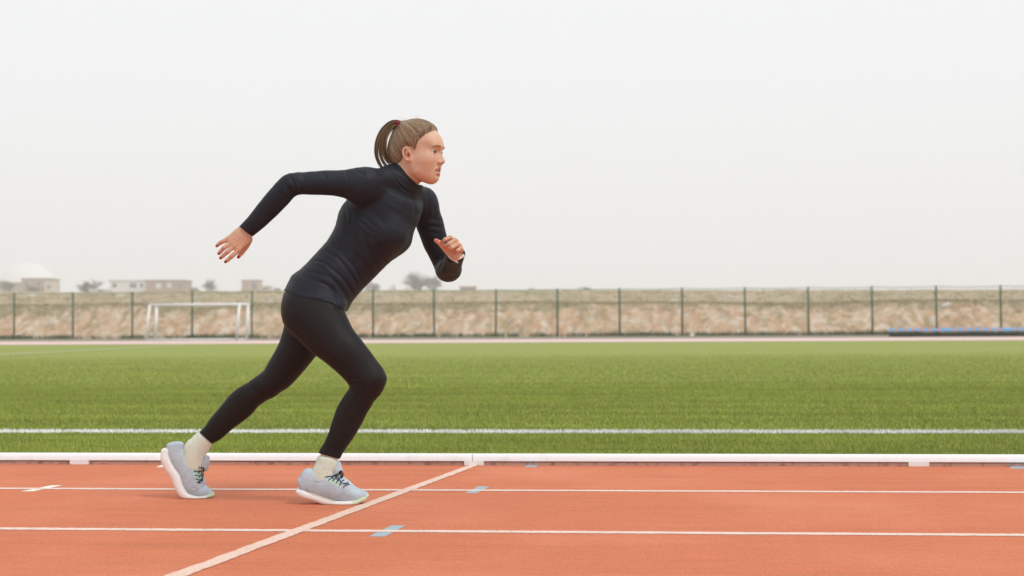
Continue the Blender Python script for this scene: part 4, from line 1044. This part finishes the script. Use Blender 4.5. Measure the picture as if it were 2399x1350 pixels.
# --- shoes
def shoe(upper, sole, opening, Dm, lab, mint, beige, tongue, laces, dots, creases, ground=None):
    t = Tube(upper, n=5, cap=.55, e=2.3); tn = [Caps([W(*a) for a in tongue[0]], tongue[1], .006)]
    op = Ell(*opening) if opening else None
    def f(p):
        d = t(p)
        if op is not None: d = smax(d, -op(p), .004)
        return d
    v, fc = nets(f, t.lo - .01, t.hi + .01, .0024); n = vnormals(v, fc); px, py, dep = project3(v)
    # knit ridges and creases
    v = fold(v, n, creases)
    c = np.tile(np.array([.47, .56, .63]), (len(v), 1))
    for poly in mint:
        k = np.clip(1 - poly_sd(px, py, poly) / 1.2, 0, 1)[:, None] * (n[:, 1] < .3)[:, None]; c = c * (1 - k) + np.array([.48, .70, .60]) * k
    v[:, 2] = np.maximum(v[:, 2], .004)
    sh = meshobj('shoe', v, fc, mat('shoe_knit', attr='col', rough=.85, spec=.2, noise=[((35, 35, 35), .86, .45, .7), ((260, 260, 260), 1.12, .5, .7)], bump=((700, 700, 700), .35, .0012)), person, smooth=True); vcol(sh, 'col', c)
    ts = Tube(sole, n=5, cap=.7, e=3.0); v2, f2 = nets(ts, ts.lo - .01, ts.hi + .01, .0024); v2[:, 2] = np.maximum(v2[:, 2], .0015)
    n2 = vnormals(v2, f2); px2, py2, _ = project3(v2); c2 = np.tile(np.array([.80, .79, .77]), (len(v2), 1))
    for poly, cc, rib in beige:
        k = np.clip(1 - poly_sd(px2, py2, poly) / 1.5, 0, 1)[:, None]
        if rib: k = k * (.72 + .28 * np.sin(px2 * 2 * math.pi / 3.4))[:, None]
        c2 = c2 * (1 - k) + np.array(cc) * k
    so_ = meshobj('sole', v2, f2, mat('shoe_foam', attr='col', rough=.5, spec=.4), sh, smooth=True); vcol(so_, 'col', c2)
    tu = union(tn); v3_, f3_ = nets(lambda p: tu(p), tu.lo, tu.hi, .0022)
    to = meshobj('tongue', v3_, f3_, mat('tongue_knit', (.46, .53, .59), .85, .2, bump=((700, 700, 700), .3, .001)), sh, smooth=True)
    sn_ = snapper([sh, to]); b = MB()
    for L in laces:
        P = cr(np.array(L, float), 4) if len(L) > 2 else np.array([np.array(L[0]) + (np.array(L[1]) - np.array(L[0])) * q for q in np.linspace(0, 1, 6)])
        b.tube([sn_(x, y, .0025, Dm - .03) for x, y in P], .0016, 5)
    for x, y in dots: b.tube([sn_(x, y, .0008, Dm - .03), sn_(x + .1, y, -.001, Dm - .03)], .0016, 8)
    b.build('lace', mat('lace_black', (.012, .014, .017), .8, .2), sh, smooth=True)
    return sh
def Y(l): return [(680 + x / 9, 1050 + y / 9) for x, y in l]
def X(l): return [(360 + x / 7.105, 1000 + y / 7.105) for x, y in l]
def stn(top, bot, D, b): return (top, bot, D, b)
near_up = [((713, 1112), (708, 1158), FN, .033), ((723, 1097), (725, 1163), FN, .036), ((741, 1100), (743, 1166), FN, .037), ((763, 1103), (766, 1172), FN - .002, .038), ((785, 1110), (786, 1177), FN - .004, .041), ((806, 1121), (806, 1179), FN - .004, .044), ((828, 1139), (827, 1177), FN, .042), ((845, 1147), (845, 1175), FN, .037), ((856, 1152), (857, 1170), FN, .030)]
near_so = [((700, 1141), (700, 1158), FN, .032), ((713, 1145), (713, 1167), FN, .040), ((740, 1154), (739, 1174), FN, .042), ((762, 1161), (760, 1181), FN, .043), ((790, 1169), (789, 1184), FN - .003, .049), ((815, 1170), (815, 1184), FN - .004, .051), ((838, 1166), (837, 1180), FN, .046), ((853, 1158), (853, 1173), FN, .036), ((859, 1154), (860, 1166), FN, .026)]
laces_n = [Y(l) for l in ([(725, 610), (800, 600), (880, 585), (960, 560), (1040, 530)], [(805, 680), (880, 620), (960, 580), (1060, 520)], [(890, 700), (950, 640), (1000, 580)], [(960, 745), (1020, 660), (1080, 600)], [(1035, 785), (1100, 690), (1140, 670)],
    [(1110, 845), (1170, 760), (1220, 710)], [(870, 600), (910, 640), (940, 660)], [(940, 590), (990, 650), (1020, 690)], [(1000, 600), (1050, 680), (1075, 745)], [(1100, 750), (1180, 740), (1250, 765)], [(1170, 800), (1220, 770), (1250, 765)], [(1070, 640), (1110, 600), (1100, 550), (1050, 520)],
    [(1000, 560), (1060, 500), (1110, 520), (1110, 580), (1050, 610)], [(980, 560), (1040, 540), (1100, 580)], [(1030, 500), (1080, 480), (1120, 540)])]
shoe(near_up, near_so, (W(752, 1097, FN), (.034, .030, .038), 0), FN, '', [Y([(770, 660), (840, 640), (1000, 700), (1020, 800), (960, 790), (850, 720)])],
     [(Y([(200, 800), (330, 870), (560, 905), (760, 990), (960, 1080), (1110, 1100), (900, 1130), (700, 1070), (480, 1000), (300, 900), (200, 860)]), (.46, .37, .25), True),
      (Y([(1330, 1180), (1300, 1130), (1420, 1090), (1500, 1040), (1560, 990), (1660, 950), (1680, 1040), (1560, 1130)]), (.54, .68, .46), False)],
     ([(W and 787, 1120, FN - .004), (791, 1104, FN - .003), (790, 1089, FN + .002)], [.020, .021, .016]), laces_n, [(752.5, 1121.5)],
     [(Y([(380, 560), (470, 680), (540, 740), (700, 700)]), -.0012, 3), (Y([(1290, 850), (1340, 920), (1330, 1020)]), -.0010, 4), (Y([(340, 500), (400, 620), (480, 690)]), .0010, 3)])
far_up = [((430, 1034), (391, 1053), FR, .028), ((433, 1052), (393, 1072), FR, .034), ((442, 1073), (405, 1096), FR, .036), ((457, 1088), (417, 1113), FR, .038), ((470, 1102), (426, 1134), FR, .041), ((477, 1118), (438, 1152), FR, .043), ((483, 1134), (456, 1164), FR, .043), ((491, 1143), (476, 1165), FR, .037), ((498, 1151), (490, 1163), FR, .025)]
far_so = [((400, 1050), (379, 1064), FR, .032), ((402, 1071), (379, 1078), FR, .040), ((414, 1094), (389, 1100), FR, .042), ((427, 1112), (404, 1122), FR, .044), ((434, 1134), (414, 1144), FR, .049), ((445, 1151), (428, 1164), FR, .051), ((464, 1158), (457, 1170), FR, .050), ((482, 1158), (481, 1169), FR, .044), ((496, 1154), (498, 1164), FR, .032)]
laces_f = [X(l) for l in ([(605, 605), (640, 650), (700, 680), (770, 690)], [(630, 685), (700, 690), (780, 670), (840, 690)], [(665, 740), (740, 750), (820, 730)], [(685, 800), (760, 815), (830, 790)], [(700, 860), (760, 885), (825, 870)], [(720, 930), (780, 900), (815, 880)],
    [(700, 650), (740, 720), (770, 760)], [(800, 690), (760, 760), (740, 780)], [(820, 740), (770, 830), (750, 850)], [(820, 800), (780, 890), (760, 920)], [(760, 690), (820, 680), (840, 720), (790, 740)], [(830, 700), (825, 800), (815, 900)], [(740, 935), (790, 925), (815, 900)])]
shoe(far_up, far_so, (W(451, 1042, FR), (.027, .030, .044), 0), FR, '', [X([(600, 640), (660, 690), (740, 700), (830, 740), (820, 880), (700, 890), (660, 760)])],
     [(X([(880, 1210), (880, 1150), (940, 1120), (1030, 1080), (1030, 1150), (960, 1190)]), (.54, .68, .46), False)],
     ([(W and 478, 1095, FR), (481, 1084, FR), (484, 1074, FR)], [.018, .018, .013]), laces_f, [(438, 1082.4)],
     [(X([(500, 480), (560, 560), (640, 590)]), -.0012, 3), (X([(640, 1030), (700, 1020), (800, 950)]), -.0022, 2.6), (X([(660, 1090), (760, 1040), (860, 960)]), -.0022, 2.6), (X([(700, 1110), (800, 1060), (880, 1010)]), -.0015, 2.6)])

# --- wrist band on her left wrist
b = MB(); cw = W(1068, 601, 5.715)
ring = [W(*p) for p in ((1047, 590, 5.70), (1050, 598, 5.685), (1057, 605, 5.675), (1066, 607.5, 5.672), (1076, 605, 5.675), (1085, 599.5, 5.69), (1087, 590, 5.72), (1080, 582, 5.745), (1062, 580, 5.745), (1050, 583, 5.725))]
P = cr(np.vstack([ring, ring[:1]]), 4)[:-1]
for off in (-.0035, 0, .0035): b.tube([p + UV * off for p in P], .0027, 6, closed=True)
b.tube(cr([W(1048, 593, 5.69), W(1056, 605, 5.68), W(1065, 611.5, 5.675), W(1073.5, 616, 5.672)], 4), [.0030] * 12 + [.0022], 6)
b.box(W(1086, 601.5, 5.688), (.010, .006, .010)); b.build('wrist_band', mat('silicone_white', (.74, .64, .60), .45, .4), person, smooth=True)

# --- hair
hpoly = [(98, 96), (86, 80), (72, 68), (56, 52), (47, 38), (41, 22), (34, 2), (28, -2), (26, 12), (12, 25), (-8, 22), (-18, 8), (-19, -34), (-30, -50), (-140, -50), (-150, 190), (98, 190)]
hsk = [E((3, 0, 41), (110, 81, 99), 10), E((-40, 0, 6), (69, 70, 62), 30), Ell(np.array((-66, 0, 112)) / 1000, np.array((22, 20, 20)) / 1000, .03)]
def hair_surf(q):
    d = np.full(len(q), 1e3)
    for g in hsk: d = smin(d, g(q), g.k)
    return d
def hair_sdf(p):
    q = to_head(p); d = hair_surf(q)
    e = poly_sd(q[:, 0] * 1000, q[:, 2] * 1000, hpoly) / 1000
    # thin out towards the hairline so that the edge lies on the skin
    d = d + np.clip(.016 + e, 0, .016) * .50
    return smax(d, e, .004)
gv, gf = nets(hair_sdf, HO + [-.15, -.14, -.08], HO + [.15, .14, .17], .0024)
gn = vnormals(gv, gf); qh = to_head(gv); T0 = np.array((-.070, 0, .122))
vv = qh - T0; ang = np.arctan2(vv[:, 1], vv[:, 0] * .6 - vv[:, 2]); 
gr_ = fbm(ang * 34, np.linalg.norm(vv, axis=1) * 8, 3, 3); gr2 = fbm(ang * 9, np.linalg.norm(vv, axis=1) * 5, 13, 2)
gv = gv + gn * ((gr_ - .5) * .0035)[:, None]
hc = np.array([.125, .080, .048]) + (np.array([.40, .29, .17]) - np.array([.125, .080, .048])) * np.clip((gr_ - .35) * 2.4 + (gr2 - .5), 0, 1)[:, None]
hairm = mat('hair_strands', attr='col', rough=.42, spec=.45, bump=((60, 900, 900), .1, .001))
edge_ = np.clip(1 + poly_sd(qh[:, 0] * 1000, qh[:, 2] * 1000, hpoly) / 6.5, 0, 1)[:, None] * .75; hc = hc * (1 - edge_) + np.array([.46, .29, .20]) * edge_
hair = meshobj('hair', gv, gf, hairm, person, smooth=True); vcol(hair, 'col', hc)
# strand clumps drawn back to the tie
def tubes_obj(name, paths, radii, cols, m, parent, k=4):
    n, L, _ = paths.shape
    t = np.gradient(paths, axis=1); t /= np.linalg.norm(t, axis=2, keepdims=True) + 1e-12
    ref = np.array([.31, .9, .29]); e = np.cross(t, ref); e /= np.linalg.norm(e, axis=2, keepdims=True) + 1e-12; g = np.cross(t, e)
    V = np.stack([paths + (e * math.cos(a) + g * math.sin(a)) * radii[..., None] for a in np.linspace(0, 2 * math.pi, k, endpoint=False)], 2)
    base = (np.arange(n)[:, None, None] * L + np.arange(L - 1)[None, :, None]) * k; j = np.arange(k)[None, None]; j2 = (j + 1) % k
    F = np.stack([base + j, base + k + j, base + k + j2, base + j2], -1).reshape(-1, 4)
    o = meshobj(name, V.reshape(-1, 3), F, m, parent, smooth=True); vcol(o, 'col', np.repeat(cols, L * k, 0)); return o
NS = 3600; L_ = 14
cen = np.array((-.005, 0, .030))
dirs = RNG.normal(0, 1, (NS * 6, 3)); dirs /= np.linalg.norm(dirs, axis=1)[:, None]
def radial(dr):
    lo_ = np.full(len(dr), .03); hi_ = np.full(len(dr), .18)
    for _ in range(22):
        md = (lo_ + hi_) / 2; s_ = hair_surf(cen + dr * md[:, None]) < 0; lo_ = np.where(s_, md, lo_); hi_ = np.where(s_, hi_, md)
    return lo_
rr_ = radial(dirs); pts = cen + dirs * rr_[:, None]; e_ = poly_sd(pts[:, 0] * 1000, pts[:, 2] * 1000, hpoly); ok = e_ < 3
edge_first = np.argsort(-(e_ + RNG.normal(0, 1, len(e_)) * np.where(RNG.random(len(e_)) < .5, 6, 60))); edge_first = [i for i in edge_first if ok[i]][:NS]
dirs = dirs[edge_first]; e0_ = -e_[edge_first]; tdir = (T0 - cen) / np.linalg.norm(T0 - cen)
tt = np.linspace(0, 1, L_); om = np.arccos(np.clip(dirs @ tdir, -1, 1)); paths = np.zeros((len(dirs), L_, 3))
ph = RNG.uniform(0, 6.28, len(dirs)); am = RNG.normal(0, .035, len(dirs))
for k, t in enumerate(tt):
    d_ = (np.sin((1 - t) * om) / np.sin(om))[:, None] * dirs + (np.sin(t * om) / np.sin(om))[:, None] * tdir
    d_ = d_ + np.cross(dirs, tdir) * (am * np.sin(t * math.pi) )[:, None]; d_ /= np.linalg.norm(d_, axis=1)[:, None]
    q = cen + d_ * radial(d_)[:, None]; ee = -poly_sd(q[:, 0] * 1000, q[:, 2] * 1000, hpoly)
    lift = .0012 + .0006 * np.sin(t * math.pi) - np.clip(16 - ee, 0, 17.5) / 16 * .0080
    paths[:, k] = from_head(q + d_ * lift[:, None])
hcol = np.array([(.10, .060, .034), (.19, .122, .068), (.32, .215, .122), (.58, .44, .27), (.45, .32, .19)])
cl = hcol[RNG.choice(5, len(dirs), p=[.24, .32, .22, .08, .14])] * RNG.uniform(.85, 1.15, (len(dirs), 1))
rad_s = np.outer(RNG.uniform(.0004, .0010, len(dirs)), np.array([.35] + [1] * (L_ - 2) + [.8]))
tubes_obj('hair_strand', paths, rad_s, cl, hairm, hair).name = 'hair_strands'
# loose hairs
NF_ = 90; fp = np.zeros((NF_, 8, 3)); sel = RNG.integers(0, len(paths), NF_)
for i_, k_ in enumerate(sel):
    a_ = paths[k_][RNG.integers(2, 11)]; nd = a_ - from_head(cen); nd /= np.linalg.norm(nd); bk = from_head(T0) - a_; bk /= np.linalg.norm(bk)
    dv_ = bk * RNG.uniform(.3, 1) + nd * RNG.uniform(.15, .7) + RNG.normal(0, .25, 3); L_f = RNG.uniform(.015, .045)
    for q_ in range(8): fp[i_, q_] = a_ + dv_ * L_f * q_ / 7 + nd * .006 * math.sin(q_ / 7 * 3.14)
tubes_obj('loose_hair', fp, np.full((NF_, 8), .00028), hcol[RNG.integers(2, 5, NF_)], hairm, hair, 3)
# ponytail
def pony():
    A = np.array([W(x, y, D) for x, y, D in ((938, 289, 5.685), (921, 291, 5.68), (905, 306, 5.675), (894, 330, 5.67), (892, 356, 5.668), (899, 377, 5.67), (911, 392, 5.672))])
    wd = np.array([.011, .016, .020, .022, .023, .022, .020])
    C1 = cr(A, 4); n = len(C1); Wd = np.interp(np.linspace(0, 6, n), np.arange(7), wd)
    t = np.gradient(C1, axis=0); t /= np.linalg.norm(t, axis=1)[:, None]; s1 = np.cross(t, FV); s1 /= np.linalg.norm(s1, axis=1)[:, None]
    N = 900; u = RNG.uniform(-1, 1, N); v = RNG.normal(0, .45, N)
    # three bundles that part towards the ends
    bun = np.where(u < -.45, -1, np.where(u > .1, 1, 0)); P = np.zeros((N, n, 3)); f = np.linspace(0, 1, n)
    for i in range(N):
        sp = u[i] + (bun[i] * .32 * np.clip(f - .30, 0, 1) * 1.6)
        wv = .0016 * np.sin(f * 5 + u[i] * 3 + RNG.normal() * .7)
        P[i] = C1 + s1 * ((Wd * sp * (.8 + .2 * f) + wv + RNG.normal(0, .0012) * f)[:, None]) + FV * (v[i] * .016 * (.5 + .5 * np.sin(f * math.pi)))[:, None]
        end = RNG.uniform(.80, 1.02) if bun[i] != 1 else RNG.uniform(.86, 1.04)
        P[i] = np.stack([np.interp(np.clip(f * end, 0, 1.0), f, P[i][:, k]) for k in range(3)], 1)
    r = np.outer(RNG.uniform(.0004, .0009, N), np.concatenate([np.ones(n - 6), np.linspace(1, .15, 6)]))
    c = hcol[RNG.choice(5, N, p=[.34, .34, .2, .05, .07])] * RNG.uniform(.7, 1.1, (N, 1))
    return tubes_obj('ponytail', P, r, c, hairm, hair)
pony()
b = MB()
tc_ = W(931.5, 290, 5.683); ax = W(922, 289, 5.68) - W(940, 291, 5.685); ax /= np.linalg.norm(ax); e1 = np.cross(ax, FV); e1 /= np.linalg.norm(e1); e2 = np.cross(ax, e1)
for o_ in (-.005, 0, .005):
    b.tube([tc_ + ax * o_ + (e1 * math.cos(a) + e2 * math.sin(a)) * (.0115 + .001 * math.sin(a * 5 + o_ * 900)) for a in np.linspace(0, 2 * math.pi, 20, endpoint=False)], .0036, 6, closed=True)
b.build('hair_tie', mat('hair_tie_cloth', (.23, .018, .05), .8, .2), hair, smooth=True)
print('person', _t.time() - _t0)
